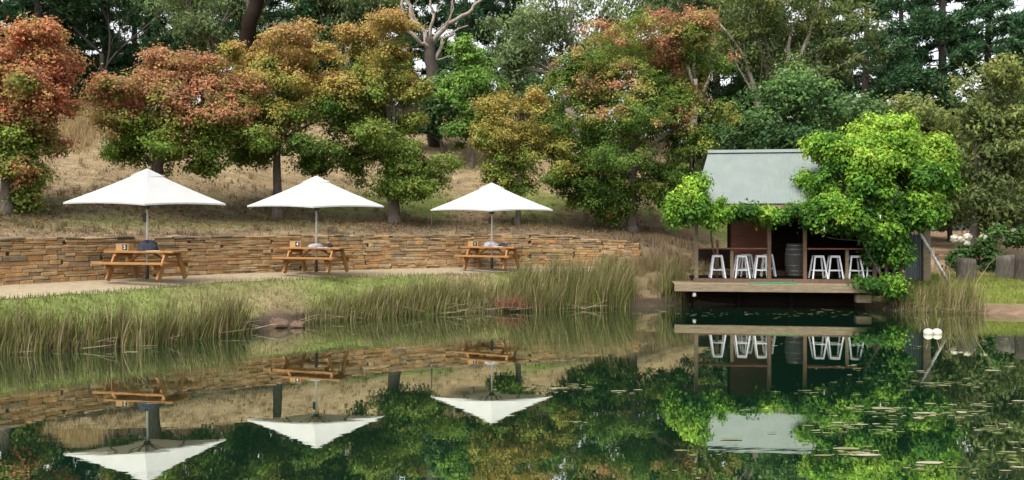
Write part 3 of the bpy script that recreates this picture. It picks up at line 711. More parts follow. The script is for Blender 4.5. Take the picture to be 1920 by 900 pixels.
def make_cloth(seed, L_, Wd, Hh, mat):
    """a slumped umbrella cover: one creased lump"""
    r = random.Random(seed); mb = MB(); nu, nv = 26, 12; vs = []; fs = []
    for i in range(nv + 1):
        f = i / nv
        for k in range(nu):
            t_ = 2 * PI * k / nu; lump = 1 + .22 * noise.noise(Vector((math.cos(t_) * 1.6 + seed, math.sin(t_) * 1.6, f * 2.2))) + .10 * math.sin(5 * t_ + 3 * f + seed)
            rr = math.sin(PI * min(.999, .5 + f * .5)) if f < 1 else .02
            rr = math.cos(f * PI / 2) ** .6
            z = Hh * math.sin(f * PI / 2) * (1 + .35 * noise.noise(Vector((math.cos(t_) * 2, math.sin(t_) * 2 + seed, 1.7))))
            vs.append((math.cos(t_) * L_ / 2 * rr * lump, math.sin(t_) * Wd / 2 * rr * lump, z))
    for i in range(nv):
        for k in range(nu):
            a = i * nu + k; b_ = i * nu + (k + 1) % nu; fs.append((a, b_, b_ + nu, a + nu))
    fs.append(tuple(range(nu))[::-1]); fs.append(tuple(nv * nu + k for k in range(nu)))
    return mb.add(vs, fs)

umb0, tab0 = make_umbrella(), make_table()
sets = [  # px, Y, umbrella turn, table turn, digit, label words
    (276, 21.4, 4.0, -11, '5', 'largest white square umbrella over the table with the dark navy cover', 'picnic table nearest the water, with a navy cloth bundle on it', 'wooden table caddy with black number plate beside the navy bundle'),
    (593, 24.6, 7.0, -17, '4', 'middle one of the three white umbrellas, between the orange and olive trees', 'middle picnic table, with thin grey and black cloth bundle around the pole', 'wooden caddy with black number plate on the middle picnic table'),
    (922, 27.5, 1.0, -25, '1', 'smallest looking white umbrella, nearest the shed, dark stake beside it', 'picnic table nearest the shed, half hidden by tall reeds', 'wooden caddy with black number plate on the table nearest the shed')]
for i, (px, Y, ut, tt, dg, lu, lt, lc_) in enumerate(sets):
    x = PX(px, Y); z = gz(x, Y) + .008 if i < 3 else 0
    zt = [1.24, 1.25, 1.20][i]
    az = math.atan2(-Y, -x)                                      # a corner faces the water
    u = umb0 if i == 0 else copy_tree(umb0); u.location = (x, Y, zt - .01); u.rotation_euler = (0, 0, az + math.radians(-ut)); u.scale = ((.945, .98, 1.0)[i],) * 2 + (1,); tag(u, lu, 'umbrella', 'white umbrellas along the path')
    t_ = tab0 if i == 0 else copy_tree(tab0); t_.location = (x, Y, zt - .012); t_.rotation_euler = (0, 0, math.radians(tt)); tag(t_, lt, 'picnic table', 'picnic tables along the wall')
    R = Matrix.Rotation(math.radians(tt), 3, 'Z')
    k_ = make_caddy(dg); k_.location = Vector((x, Y, zt + .744)) + R @ Vector((-.66, -.02, 0)); k_.rotation_euler = (0, 0, math.radians(tt - 4)); tag(k_, lc_, 'caddy', 'table caddies')
    if i == 0:
        c1 = make_cloth(3, .56, .44, .24, M['navy']).build('umbrella_cover', M['navy'], None, True); tag(c1, 'navy blue cloth cover bundled around the pole of the largest umbrella', 'cover')
        c1.location = Vector((x, Y, zt + .745)) + R @ Vector((.06, -.06, 0)); c1.rotation_euler = (0, 0, .3)
    else:
        c1 = make_cloth(5 + i, .5, .34, .11 if i == 1 else .16, M['grey_cloth']).build('umbrella_cover', M['grey_cloth'], None, True)
        tag(c1, 'flat pale grey cover around the pole on the middle table' if i == 1 else 'puffy grey cover around the pole on the table nearest the shed', 'cover')
        c1.location = Vector((x, Y, zt + .748)) + R @ Vector((.0, -.05, 0))
        c2 = make_cloth(9 + i, .36, .22, .11, M['navy']).build('umbrella_bag', M['navy'], None, True)
        tag(c2, 'black bag lying beside the flat grey cover on the middle table' if i == 1 else 'black bag lying beside the puffy grey cover on the table nearest the shed', 'bag')
        c2.location = Vector((x, Y, zt + .748)) + R @ Vector((.42, .04, 0)); c2.rotation_euler = (0, 0, .4 + i)
    pm = MB().box((0, 0, .004), (.34, .22, .006)).box((.02, .02, .010), (.30, .20, .005), Matrix.Rotation(.15, 3, 'Z'))
    pp = pm.build('menu_sheet', M['paper']); pp.location = Vector((x, Y, zt + .7435)) + R @ Vector((.36, -.26, 0)); pp.rotation_euler = (0, 0, math.radians(tt + 8))
    tag(pp, ['pale menu sheets on the table under the navy bundle', 'pale menu sheets on the middle table', 'pale menu sheets on the table nearest the shed'][i], 'menu', 'menus on the picnic tables')

st = PX(810, 29.6); sk = MB(); zz = gz(st, 30.2)
sk.tube([(0, 0, -.2), (.01, 0, .5), (0, 0, .95)], [.03, .028, .022], 7); o = sk.build('garden_stake', M['brown_wood'], None, True); o.location = (PX(809, 30.2), 30.2, zz); tag(o, 'thin dark stake standing in the grass left of the third umbrella', 'stake')

# ------------------------------------------------------------------ the shed on its deck
TH = math.radians(7); cT, sT = math.cos(TH), math.sin(TH)
X0, Y0 = PX(1265, 25.95), 25.95
ORG_ = Vector((X0, Y0, 0)); ROT = -TH
def U(px, v):                                                   # u along the deck front so that the point (u, v) is seen at column px
    t_ = (px - 960) / F; return (t_ * Y0 + t_ * v * cT - X0 - v * sT) / (cT + t_ * sT)
def WY(u, v): return Y0 - u * sT + v * cT
def ZZp(py, u, v): return PZ(py, WY(u, v))
def world_uv(u, v, z=0): return Vector((X0 + u * cT + v * sT, Y0 - u * sT + v * cT, z))
u1 = U(1638, 0)
dk = empty('deck', ORG_, ROT, 'weathered timber deck jutting over the water in front of the shed', 'deck')
ztop = .80
d_ = MB(); nb = 9
for k in range(nb): d_.box((u1 / 2, .075 + .148 * k, ztop - .02), (u1 + random.uniform(0, .04), .14, .04), None, .004)
d_.build('deck_board', M['grey_wood'], dk)
MB().box((u1 / 2, -.03, ztop - .135), (u1 + .02, .055, .26), None, .01).build('fascia_beam', M['grey_wood'], dk)
for u_ in (.62, 2.2, 3.9): MB().tube([(u_, 1.15, -1.2), (u_, 1.15, ztop - .04)], .09, 9).build('stump_post', M['dark_wood'], dk, True)
MB().tube([(.63, .06, .36), (.63, .06, .49)], .06, 10).build('pale_post', M['white_paint'], dk, True)
MB().box((u1 - .25, .25, .34), (.46, .3, .26), None, .02).build('stump_block', M['grey_wood'], dk)
MB().box((u1 / 2 + .2, 1.32, .36), (u1 - .5, .06, .8)).build('under_deck_shade', M['dark_wood'], dk)  # dark sheet added to stand for the black shade under the deck

sh = empty('shed', ORG_, ROT, 'small open timber shed with grey iron roof, vine over its right end', 'shed')
uL, uR, v0, v1 = U(1305, .55), U(1690, .55), .55, 3.9
zf = .93
fl = MB()
for k in range(20): fl.box(((uL + uR) / 2 - .02, v0 + .09 + .165 * k, zf - .02), (uR - uL + .1, .158, .04))
fl.build('floor_board', M['dark_wood'], sh)
MB().box(((uL + uR) / 2 - .02, v0 - .02, zf - .075), (uR - uL + .14, .05, .145), None, .006).build('floor_beam', M['brown_wood'], sh)
zE = ZZp(381, 3, v0 - .35)
def post(px, v, z0_, z1_, w, mat):
    u_ = U(px, v); return MB().box((u_, v, (z0_ + z1_) / 2), (w, w, z1_ - z0_), None, .006).build('post', M[mat], sh)
post(1305.5, v0 + .06, zf, zE + .1, .12, 'grey_wood'); post(1442, v0 + .06, zf, zE + .1, .12, 'brown_wood'); post(1509, v0 + .06, zf, zE + .1, .11, 'brown_wood')
post(1640, v0 + .06, zf, zE + .1, .11, 'brown_wood'); post(1688, v0 + .06, zf - .8, zE + .1, .11, 'brown_wood')
zr = ZZp(466, 2, v0)
def rail(pa, pb):
    a, b_ = U(pa, v0 + .06), U(pb, v0 + .06)
    MB().box(((a + b_) / 2, v0 + .04, zr), (abs(b_ - a), .26, .045), None, .006).build('bar_top', M['red_wood'], sh)
rail(1308.5, 1438.5); rail(1512.5, 1637)
def legp(px, v, top=None):
    u_ = U(px, v); z1_ = (top or zr - .025); MB().box((u_, v, (zf + z1_) / 2), (.10, .07, z1_ - zf), None, .005).build('bar_leg', M['grey_wood'], sh)
legp(1372, v0 + .10); legp(1588, v0 + .10)
# rear and end walls: boards, with the left bay open above a low wall
zW = zE + .35
def boards(ua, ub, v, za, zb, mat, name, step=.15):
    mb = MB(); z_ = za
    while z_ < zb - .02:
        h = min(step, zb - z_); mb.box(((ua + ub) / 2, v + random.uniform(-.004, .004), z_ + h / 2), (ub - ua, .028, h - .008), Matrix.Rotation(.08, 3, 'X')); z_ += step
    mb.box(((ua + ub) / 2, v + .035, (za + zb) / 2), (ub - ua, .02, zb - za))
    return mb.build(name, M[mat], sh)
uo = U(1364, v1)
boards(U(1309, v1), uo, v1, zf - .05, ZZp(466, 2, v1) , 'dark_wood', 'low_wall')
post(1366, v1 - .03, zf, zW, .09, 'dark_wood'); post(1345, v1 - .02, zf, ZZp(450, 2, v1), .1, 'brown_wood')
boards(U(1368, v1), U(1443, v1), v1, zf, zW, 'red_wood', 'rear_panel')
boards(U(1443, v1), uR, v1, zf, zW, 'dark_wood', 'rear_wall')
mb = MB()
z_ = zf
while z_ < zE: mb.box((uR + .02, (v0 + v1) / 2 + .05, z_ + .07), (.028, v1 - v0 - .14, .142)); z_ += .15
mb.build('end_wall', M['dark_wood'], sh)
# corrugated roof: front and rear slopes meeting at the ridge
vE, vR = v0 - .35, v0 + 2.35
uEl, uEr = U(1301, vE), U(1700, vE)
uRl = U(1328, vR); uRr = uEr
zEv, zRd = ZZp(381.5, 3, vE), ZZp(284, 3, vR)
def slope(va, vb, za, zb, ua_, ub_, name):
    nu, nv = 260, 6; V = np.zeros((nv + 1, nu + 1, 3))
    for i in range(nv + 1):
        f = i / nv; l = ua_ + (ub_ - ua_) * f
        u_ = np.linspace(l, uEr, nu + 1)
        V[i, :, 0] = u_; V[i, :, 1] = va + (vb - va) * f; V[i, :, 2] = za + (zb - za) * f + .011 * np.sin(u_ * 2 * PI / .076)
    return link(name, grid_mesh(name, V), M['steel'], sh)
r1 = slope(vE, vR, zEv, zRd, uEl, uRl, 'roof'); r2 = slope(vR + .005, vR + 2.6, zRd, zRd - 1.75, uRl, uEl + .1, 'rear_roof')
rc = MB(); rc.bar((uRl - .03, vR - .08, zRd + .005), (uEr, vR - .08, zRd + .005), .2, .012, up=(0, -.7, 1)); rc.bar((uRl - .03, vR + .09, zRd + .005), (uEr, vR + .09, zRd + .005), .2, .012, up=(0, .65, 1))
rc.tube([(uRl - .03, vR, zRd + .04), (uEr, vR, zRd + .04)], .03, 8); rc.build('ridge_cap', M['steel'], sh)
MB().bar((uEl + .02, vE + .05, zEv - .10), (uEr, vE + .05, zEv - .10), .03, .13).build('fascia', M['grey_wood'], sh)
bm_ = MB()
for k in range(9):
    u_ = uEl + .3 + (uEr - uEl - .4) * k / 8
    bm_.bar((u_, vE + .1, zEv - .07), (u_ , vR, zRd - .08), .05, .09)
    bm_.bar((u_, vR + .02, zRd - .08), (u_, vR + 2.5, zRd - 1.78), .05, .09)
bm_.build('rafter', M['dark_wood'], sh)
# gable infill at both ends
for u_, nm in ((uL + .03, 'gable'), (uR + .02, 'gable')):
    MB().add([(u_, v0 + .1, zE - .05), (u_, v1, zW - .25), (u_, v1, zW), (u_, vR, zRd - .16), (u_, v0 + .1, zE + .2),
              (u_ + .03, v0 + .1, zE - .05), (u_ + .03, v1, zW - .25), (u_ + .03, v1, zW), (u_ + .03, vR, zRd - .16), (u_ + .03, v0 + .1, zE + .2)],
             [(0, 1, 2, 3, 4), (9, 8, 7, 6, 5), (0, 4, 9, 5), (4, 3, 8, 9), (3, 2, 7, 8), (2, 1, 6, 7), (1, 0, 5, 6)]).build(nm, M['dark_wood'], sh)

def on_deck(o, u_, v, z, rz=0): o.location = world_uv(u_, v, z); o.rotation_euler = (0, 0, ROT + rz)
# bar stools
def make_stool():
    root = empty('bar_stool', (0, 0, 0)); Hs = .76; a, b_ = .15, .235
    s_ = MB().box((0, 0, Hs - .012), (.31, .31, .024), None, .01); s_.box((0, 0, Hs - .045), (.285, .285, .045)); s_.build('seat', M['white_metal'], root)
    for sx_ in (-1, 1):
        for sy_ in (-1, 1):
            l_ = MB(); l_.bar((sx_ * (a - .018), sy_ * (a - .018), Hs - .03), (sx_ * b_, sy_ * b_, 0), .05, .042, .008); l_.build('leg', M['white_metal'], root)
    zr_ = .27; q = a + (b_ - a) * (1 - zr_ / Hs) - .02
    for k in range(4):
        p1 = [(-q, -q), (q, -q), (q, q), (-q, q)][k]; p2 = [(q, -q), (q, q), (-q, q), (-q, -q)][k]
        MB().bar((*p1, zr_), (*p2, zr_), .014, .03).build('rung', M['white_metal'], root)
    return root
st0 = make_stool(); v_s = v0 + .27
stools = [(1345, v_s, 0, 'leftmost white bar stool, standing before the grey end post of the shed'), (1390, v_s, .03, 'white bar stool beside the pale bar leg in the left bay'),
          (1427, v_s, -.02, 'white bar stool just left of the brown post next to the barrel'), (1399, v_s + .95, .1, 'shaded stool inside the shed behind the second stool of the left bay'),
          (1440, v_s + .95, -.1, 'shaded stool half hidden by the brown post left of the barrel'), (1534, v_s, .04, 'first white bar stool right of the barrel'),
          (1564, v_s + .05, -.03, 'white bar stool between two others in the right bay'), (1602, v_s, .02, 'white bar stool partly covered by vine leaves in the right bay'),
          (1633, v_s + .1, .1, 'white bar stool almost buried in the vine')]
for i, (px, v, rz, lb) in enumerate(stools):
    o = st0 if i == 0 else copy_tree(st0); on_deck(o, U(px, v), v, zf, rz); tag(o, lb, 'bar stool', 'white bar stools at the shed')
# wine barrel
br = empty('wine_barrel', (0, 0, 0), 0, 'grey oak wine barrel standing inside the dark doorway of the shed', 'barrel'); Hb = 1.12
prof = [(.25 + .075 * math.sin(PI * f), Hb * f) for f in np.linspace(0, 1, 13)]
MB().lathe(prof, n=28).build('staves', M['barrel'], br, True)
MB().lathe([(.235, Hb - .02), (.235, Hb + .004)], n=24).build('barrel_head', M['barrel'], br)
for f in (.05, .17, .33, .67, .83, .95):
    r_ = .25 + .075 * math.sin(PI * f) + .004; MB().lathe([(r_, Hb * f - .022), (r_ + .003, Hb * f), (r_, Hb * f + .022)], n=28).build('hoop', M['hoop'], br, True)
on_deck(br, U(1490, v0 + 1.5), v0 + 1.5, zf)
gm = MB().box((0, 0, .012), (1.5, .42, .02), None, .006).box((.25, -.05, .03), (.9, .26, .016), None, .006)
o = gm.build('green_mat', M['mat_green']); on_deck(o, U(1448, .22), .22, ztop + .001); tag(o, 'faded green mat lying on the deck in front of the shed', 'mat')

# ------------------------------------------------------------------ the vine over the shed
VINE = pal([(.0, (.025, .07, .012)), (.3, (.06, .14, .018)), (.6, (.125, .235, .026)), (.95, (.22, .32, .045))], .75, .75, 61, 1.3)  # yellow highlights above and shade lower down are put into the leaf colours
def vine(name, px, lobes, label, seed, nclus, stems, base, gap, per=38, size=.125, pods=()):
    Yb = base.y; root = empty(name, base, 0, label, 'vine'); o = np.array(base)
    lb = lobes_px(lobes, 25.6, .8)
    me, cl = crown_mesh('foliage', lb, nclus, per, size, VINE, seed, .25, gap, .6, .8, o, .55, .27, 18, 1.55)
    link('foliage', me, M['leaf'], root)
    mb = MB()
    sp_ = []
    for k, (a, b_) in enumerate(stems): sp_ += limb(mb, Vector(a) - base, Vector(b_) - base, .05, .02, seed + k, .06, 9, 6)[0][3:]
    rr = random.Random(seed)
    for k in range(40):
        c = Vector(cl[rr.randrange(len(cl))]) - base; a = min(sp_, key=lambda q: (q - c).length + rr.random() * .6); limb(mb, a, c + Vector((rr.uniform(-.1, .1), rr.uniform(-.3, 0), rr.uniform(-.4, .1))), .016, .004, seed + k, .12, 6, 4)
    mb.build('stem', M['bark'], root, True)
    if pods:
        for (a, b_) in pods:
            p = P(a, b_, 25.0) - base; MB().tube([p + Vector((0, 0, .09)), p + Vector((.01, 0, .02)), p + Vector((0, 0, -.09))], [.012, .024, .008], 6).build('pale_seed_pod', M['digit'], root, True)
bR = world_uv(U(1665, .3), .3, .6)
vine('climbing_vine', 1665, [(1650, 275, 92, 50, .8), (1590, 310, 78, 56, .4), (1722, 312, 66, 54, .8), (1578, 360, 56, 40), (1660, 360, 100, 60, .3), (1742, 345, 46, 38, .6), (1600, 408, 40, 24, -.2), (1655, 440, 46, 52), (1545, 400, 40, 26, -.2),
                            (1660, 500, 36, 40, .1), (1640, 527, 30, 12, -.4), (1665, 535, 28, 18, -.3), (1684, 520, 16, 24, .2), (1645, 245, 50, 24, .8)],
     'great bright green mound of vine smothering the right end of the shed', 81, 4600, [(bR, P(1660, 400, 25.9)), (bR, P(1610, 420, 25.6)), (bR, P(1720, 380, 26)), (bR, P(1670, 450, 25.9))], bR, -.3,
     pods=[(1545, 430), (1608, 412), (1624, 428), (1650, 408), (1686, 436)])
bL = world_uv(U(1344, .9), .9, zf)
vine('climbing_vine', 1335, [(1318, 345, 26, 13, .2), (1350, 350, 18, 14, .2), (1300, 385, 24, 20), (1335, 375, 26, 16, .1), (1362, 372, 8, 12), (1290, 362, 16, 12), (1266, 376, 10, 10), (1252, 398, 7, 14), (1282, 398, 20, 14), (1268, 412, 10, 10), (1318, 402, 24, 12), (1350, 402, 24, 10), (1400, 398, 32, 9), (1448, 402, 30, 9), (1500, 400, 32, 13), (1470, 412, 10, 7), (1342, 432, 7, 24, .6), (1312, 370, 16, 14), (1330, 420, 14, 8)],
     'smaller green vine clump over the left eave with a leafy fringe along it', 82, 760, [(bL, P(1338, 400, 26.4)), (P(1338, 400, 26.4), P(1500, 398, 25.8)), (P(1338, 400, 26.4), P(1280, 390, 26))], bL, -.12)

# things at the right end of the shed
pz = Vector((PX(1737, 26.6), 26.6, 0)); pz.z = gz(pz.x, pz.y)
o = MB().bar((0, 0, -.2), (.04, .1, PZ(398, 26.6) - pz.z), .26, .12, .02, up=(0, 1, 0)).build('timber_post', M['grey_wood']); o.location = pz; tag(o, 'tall weathered grey post standing right of the vine', 'post')
cp_ = MB(); n_ = 48
vs = []; fs = []
for i in range(n_ + 1):
    x = -.36 + .72 * i / n_; y = .012 * math.sin(i * 2 * PI / 4)
    for yy, zz in ((y, 0), (y, 1.55), (y + .012, 1.55), (y + .012, 0)): vs.append((x, yy, zz))
for i in range(n_):
    for k in range(4): a = i * 4 + k; b_ = i * 4 + (k + 1) % 4; fs.append((a, a + 4, b_ + 4, b_))
cp_.add(vs, fs); o = cp_.build('corrugated_panel', M['blue_steel']); o.location = (PX(1716, 26.9), 26.9, gz(PX(1716, 26.9), 26.9)); o.rotation_euler = (-.03, 0, -.1)
tag(o, 'blue grey corrugated metal panel between the vine and the grey post', 'metal panel')
a, b_ = P(1726, 432, 25.6), P(1776, 524, 25.9); a.y, b_.y = 25.75, 25.9
lp = MB(); d = (b_ - a); lp.tube([Vector((0, 0, 0)), d * .45], [.05, .05], 10); lp.tube([d * .45, d * .47], [.058, .058], 10); lp.tube([d * .47, d * 1.05], [.045, .04], 10)
o = lp.build('leaning_pole', M['white_paint'], None, True); o.location = a; tag(o, 'peeling white pole leaning down from the grey post to the reeds', 'pole')

# rail fence, stumps, roses
fr_ = empty('rail_fence', (PX(1780, 33), 33, gz(PX(1780, 33), 33)), 0, 'low dark rustic rail fence behind the leaning white pole', 'fence')
for px in (1756, 1790, 1835):
    x = PX(px, 33) - fr_.location.x; MB().box((x, 0, .35), (.12, .1, .9), Matrix.Rotation(random.uniform(-.05, .05), 3, 'Y'), .01).build('fence_post', M['grey_wood'], fr_)
for z_ in (.45, .66): MB().bar((PX(1752, 33) - fr_.location.x, -.06, z_), (PX(1840, 33) - fr_.location.x, -.06, z_ - .04), .05, .16, .01).build('rail', M['brown_wood'], fr_)
for k, (px, Y, w, h, lab) in enumerate([(1892, 27.6, .42, .78, 'broad weathered grey stump at the right edge of the lawn'), (1918, 26.6, .26, .9, 'narrow dark upright log beside the broad grey stump'), (1812, 26.9, .32, .72, 'grey stump of old timber hidden behind the right reeds')]):
    x = PX(px, Y); mb = MB(); nn = 18; vs = []; fs = []
    for i in range(6):
        f = i / 5
        for q in range(nn):
            t_ = 2 * PI * q / nn; r_ = w * (1.15 - .2 * f) * (1 + .14 * noise.noise(Vector((math.cos(t_) * 2 + k * 3, math.sin(t_) * 2, f))) + .05 * math.sin(q * 2.4))
            vs.append((r_ * math.cos(t_), r_ * .7 * math.sin(t_), -.15 + (h + .15 + (.1 * noise.noise(Vector((math.cos(t_) * 2, math.sin(t_) * 2 + k, 0))) if i == 5 else 0)) * f))
    for i in range(5):
        for q in range(nn): a = i * nn + q; b2 = i * nn + (q + 1) % nn; fs.append((a, b2, b2 + nn, a + nn))
    fs.append(tuple(5 * nn + q for q in range(nn)))
    o = mb.add(vs, fs).build('tree_stump', M['dry_stump'] if k != 1 else M['bark_dark'], None, True); o.location = (x, Y, gz(x, Y)); tag(o, lab, 'stump')
def rose(px, Y, lobes, blossoms, label, seed):
    x = PX(px, Y); z = gz(x, Y); root = empty('rose_bush', (x, Y, z), 0, label, 'rose bush', 'white rose bushes'); o = np.array((x, Y, z))
    me, cl = crown_mesh('foliage', lobes_px(lobes, Y), 130, 26, .12, pal([(.1, (.03, .06, .018)), (.9, (.06, .11, .03))], .8, .3, 9), seed, .25, -.5, .2, .8, o)
    link('foliage', me, M['leaf'], root); mb = MB()
    for k, (bx, by, rp) in enumerate(blossoms): limb(mb, (random.uniform(-.1, .1), 0, -.1), P(bx, by + rp, Y) - Vector(o), .02, .01, seed + k, .05, 7, 5)
    mb.build('cane', M['bark'], root, True)
    for bx, by, rp in blossoms:
        r_ = np.random.default_rng(int(bx)); c = np.array(P(bx, by, Y)) - o; R = rp / F * Y; d = norm(r_.normal(size=(90, 3)))
        V = leaf_quads(c + d * R * np.array((1.1, .8, .75)) * r_.uniform(.5, .95, (90, 1)), d, np.full(90, .10), np.full(90, .05), .1, r=r_)
        link('blossom', quads_mesh('blossom', V, np.array((.78, .76, .66)) * r_.uniform(.9, 1.05, (90, 1))), M['leaf'], root)
rose(1806, 31, [(1806, 485, 22, 16)], [(1790, 447, 9), (1801, 449, 7), (1814, 444, 8), (1813, 456, 6)], 'leggy white rose bush in front of the dark gum trunk', 91)
rose(1852, 30.5, [(1850, 462, 16, 16), (1856, 492, 22, 20), (1868, 436, 12, 14)], [(1845, 447, 8), (1859, 450, 8), (1877, 449, 5)], 'leafy white rose bush left of the grey stump', 92)
rose(1908, 36, [(1905, 445, 16, 16), (1925, 445, 16, 16)], [(1900, 432, 5), (1908, 437, 4)], 'pale rose bush farthest back at the right edge', 93)

# ------------------------------------------------------------------ grasses and reeds
def blades(name, X, Y, Z, H, Wd, C, lean, seed, mat='blade', seg=3, wind=(.25, 0)):
    r = np.random.default_rng(seed); n = len(X); az = r.uniform(0, 2 * PI, n); dr = np.stack([np.cos(az), np.sin(az)], -1) * lean * np.abs(r.normal(size=n))[:, None] + np.array(wind) * r.random((n, 1))
    fa = r.uniform(0, PI, n); sd_ = np.stack([np.cos(fa), np.sin(fa), 0 * fa], -1); base = np.stack([X, Y, Z], -1); out = []
    def at(f):
        p = base.copy(); p[:, :2] += dr * (H * f ** 2)[:, None]; p[:, 2] += H * (f - .25 * np.linalg.norm(dr, axis=1) * f ** 2); return p
    fs_ = np.linspace(0, 1, seg + 1)
    for i in range(seg):
        w0, w1 = Wd * (1 - fs_[i] ** 1.5), Wd * (1 - fs_[i + 1] ** 1.5); p0, p1 = at(np.full(n, fs_[i])), at(np.full(n, fs_[i + 1]))
        out.append(np.stack([p0 - sd_ * w0[:, None], p0 + sd_ * w0[:, None], p1 + sd_ * w1[:, None], p1 - sd_ * w1[:, None]], 1))
    return quads_mesh(name, np.concatenate(out), np.tile(C, (seg, 1)))
def reed_bed(name, xr, depth, nclump, per, hh, label, seed, green=.5, kind='stuff', lean=.22, y_off=-.15, red=0.0, cat='reeds'):
    r = np.random.default_rng(seed)
    cx = r.uniform(*xr, nclump); cy_ = Ys(cx) + y_off + depth * r.random(nclump) ** 1.15
    kp = (vnoise(np.stack([cx, cy_, 0 * cx], -1), 1.5, seed * .37) > -.08) | (r.random(nclump) < .22); cx, cy_ = cx[kp], cy_[kp]; nclump = len(cx)
    hs_ = np.interp(cx, hh[0], hh[1]) * r.uniform(.45, 1.22, nclump)
    X = np.repeat(cx, per) + r.normal(size=nclump * per) * .11; Y = np.repeat(cy_, per) + r.normal(size=nclump * per) * .11
    H = np.repeat(hs_, per) * r.uniform(.45, 1.1, nclump * per); n = len(X); Z = zfun(X, Y) - .04
    pl = np.array([(.165, .165, .05), (.225, .20, .085), (.12, .14, .038), (.29, .235, .12), (.155, .185, .05), (.12, .10, .05)])
    tw = np.repeat(np.clip(r.normal(green, .3, nclump), 0, 1), per)
    idx = np.where(r.random(n) < tw, r.choice([0, 2, 4], n), r.choice([0, 1, 3, 5], n)); C = pl[idx] * r.uniform(.75, 1.25, (n, 1))
    if red > 0:
        rd = np.repeat(r.random(nclump) < red, per) & (r.random(n) < .7); C[rd] = np.array((.24, .135, .06)) * r.uniform(.7, 1.2, (rd.sum(), 1)); H[rd] *= .6
    Wd = r.uniform(.006, .013, n); sk_ = r.random(n) < .07
    C[sk_] = np.array((.36, .29, .165)) * r.uniform(.6, 1.15, (sk_.sum(), 1)); H[sk_] *= 1.22; Wd[sk_] = r.uniform(.011, .017, sk_.sum())
    dk_ = r.random(n) < .12; C[dk_] *= .35; H[dk_] *= .6
    me = blades(name, X, Y, Z, H, Wd, C, lean, seed)
    o = link(name, me, M['blade']); tag(o, label, cat, None, kind); return o
reed_bed('reeds', (-18, -6.4), .85, 1050, 14, ([-18, -11, -9, -7.6, -6.6], [.72, .72, .85, 1.1, 1.25]), 'long bed of olive reeds along the water at the left', 201, .56)
reed_bed('reeds', (-5.5, -.1), 1.0, 640, 13, ([-5.6, -4.5, -2.5, -.5], [.45, .58, .8, .58]), 'mixed reeds with rusty patches below the middle picnic table', 202, .5, red=.05)
reed_bed('reeds', (-.05, 3.95), 1.1, 620, 15, ([-.1, .5, 2, 3.2, 4.05], [.95, 1.3, 1.3, 1.42, 1.1]), 'tallest dense reed bed in front of the table nearest the shed', 203, .52)
reed_bed('reed_clump', (5.05, 5.75), .5, 60, 15, ([5, 6], [1.3, 1.3]), 'lone reed clump at the left corner of the deck', 204, .6, kind='thing', cat='reed clump', y_off=.15)
reed_bed('reed_clump', (13.35, 14.15), .7, 150, 15, ([13.5, 14, 14.6], [1.15, 1.4, 1.1]), 'tall brown reed clump on the bank right of the leaning white pole', 205, .25, kind='thing', cat='reed clump')
reed_bed('reeds', (11.6, 13.6), 1.5, 300, 15, ([11.6, 12.5, 13.6], [.3, .45, .5]), 'low reeds and weeds below the leaning white pole', 206, .6)
# fallen pale stalks along the left shore
fs_m = MB(); r = random.Random(5)
for k in range(90):
    x = r.uniform(-13, 4) if r.random() < .85 else r.uniform(11.8, 14.6); y = float(Ys(x)) + r.uniform(-.35, .4); az = r.uniform(-.5, .9) + (PI if r.random() < .5 else 0); L_ = r.uniform(.4, 1.1)
    p = Vector((x, y, max(.02, gz(x, y)) + r.uniform(.0, .12))); q = p + Vector((math.cos(az) * L_, math.sin(az) * L_ * .5, r.uniform(-.05, .22)))
    q.z = max(q.z, .02); fs_m.tube([p, p.lerp(q, .55) + Vector((0, 0, r.uniform(-.02, .04))), q], [.009, .008, .003], 4)
m_, t_, b_ = new_mat('dead_stalk'); b_.inputs['Base Color'].default_value = (.42, .35, .22, 1); b_.inputs['Roughness'].default_value = .8
nz_ = N(t_, 'ShaderNodeTexNoise', Scale=3.0); rp_ = ramp(t_, [(.3, (.17, .13, .075)), (.7, (.34, .28, .18))]); t_.links.new(nz_.outputs['Fac'], rp_.inputs[0]); t_.links.new(rp_.outputs[0], b_.inputs['Base Color'])
tag(fs_m.build('fallen_stalks', m_), 'pale dead stalks fallen along the water edge', 'dead stalks', None, 'stuff')
# rust coloured tuft hanging over the water
x = PX(960, 24.75); n = 420; r = np.random.default_rng(77)
me = blades('dry_fern_tuft', x + r.normal(size=n) * .22, 24.85 + r.normal(size=n) * .12, np.full(n, .05) + r.random(n) * .15, r.uniform(.2, .5, n), r.uniform(.006, .012, n), np.array((.27, .145, .085)) * r.uniform(.7, 1.3, (n, 1)), .8, 78)
tag(link('dry_fern_tuft', me, M['blade']), 'rust orange dry tuft drooping over the water edge left of the tallest reeds', 'plant')

def scatter(name, n, fx, cond, h, w, label, seed, green_bias=0, lean=.35, tint=1.0, cat='grass'):
    r = np.random.default_rng(seed); x, y = fx(r, n); k = cond(x, y); x, y = x[k], y[k]
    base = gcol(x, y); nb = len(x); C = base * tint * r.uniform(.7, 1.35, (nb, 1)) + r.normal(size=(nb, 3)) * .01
    me = blades(name, x, y, zfun(x, y) - .02, h * r.uniform(.5, 1.3, nb), w * r.uniform(.7, 1.4, nb), C, lean, seed, seg=2, wind=(.1, -.1))
    tag(link(name, me, M['blade']), label, cat, None, 'stuff')
def hillxy(r, n):
    Y = 20 + 34 * r.random(n) ** 1.25; return (r.uniform(-60, 1500, n) - 960) / F * Y, Y
scatter('dry_grass', 130000, hillxy, lambda x, y: (y > Yw(x) + .25) & (vnoise(np.stack([x, y, 0 * x], -1), .9, 3.) > -.35), .075, .013, 'short dry grass over the hillside', 301, tint=1.15, lean=.9)
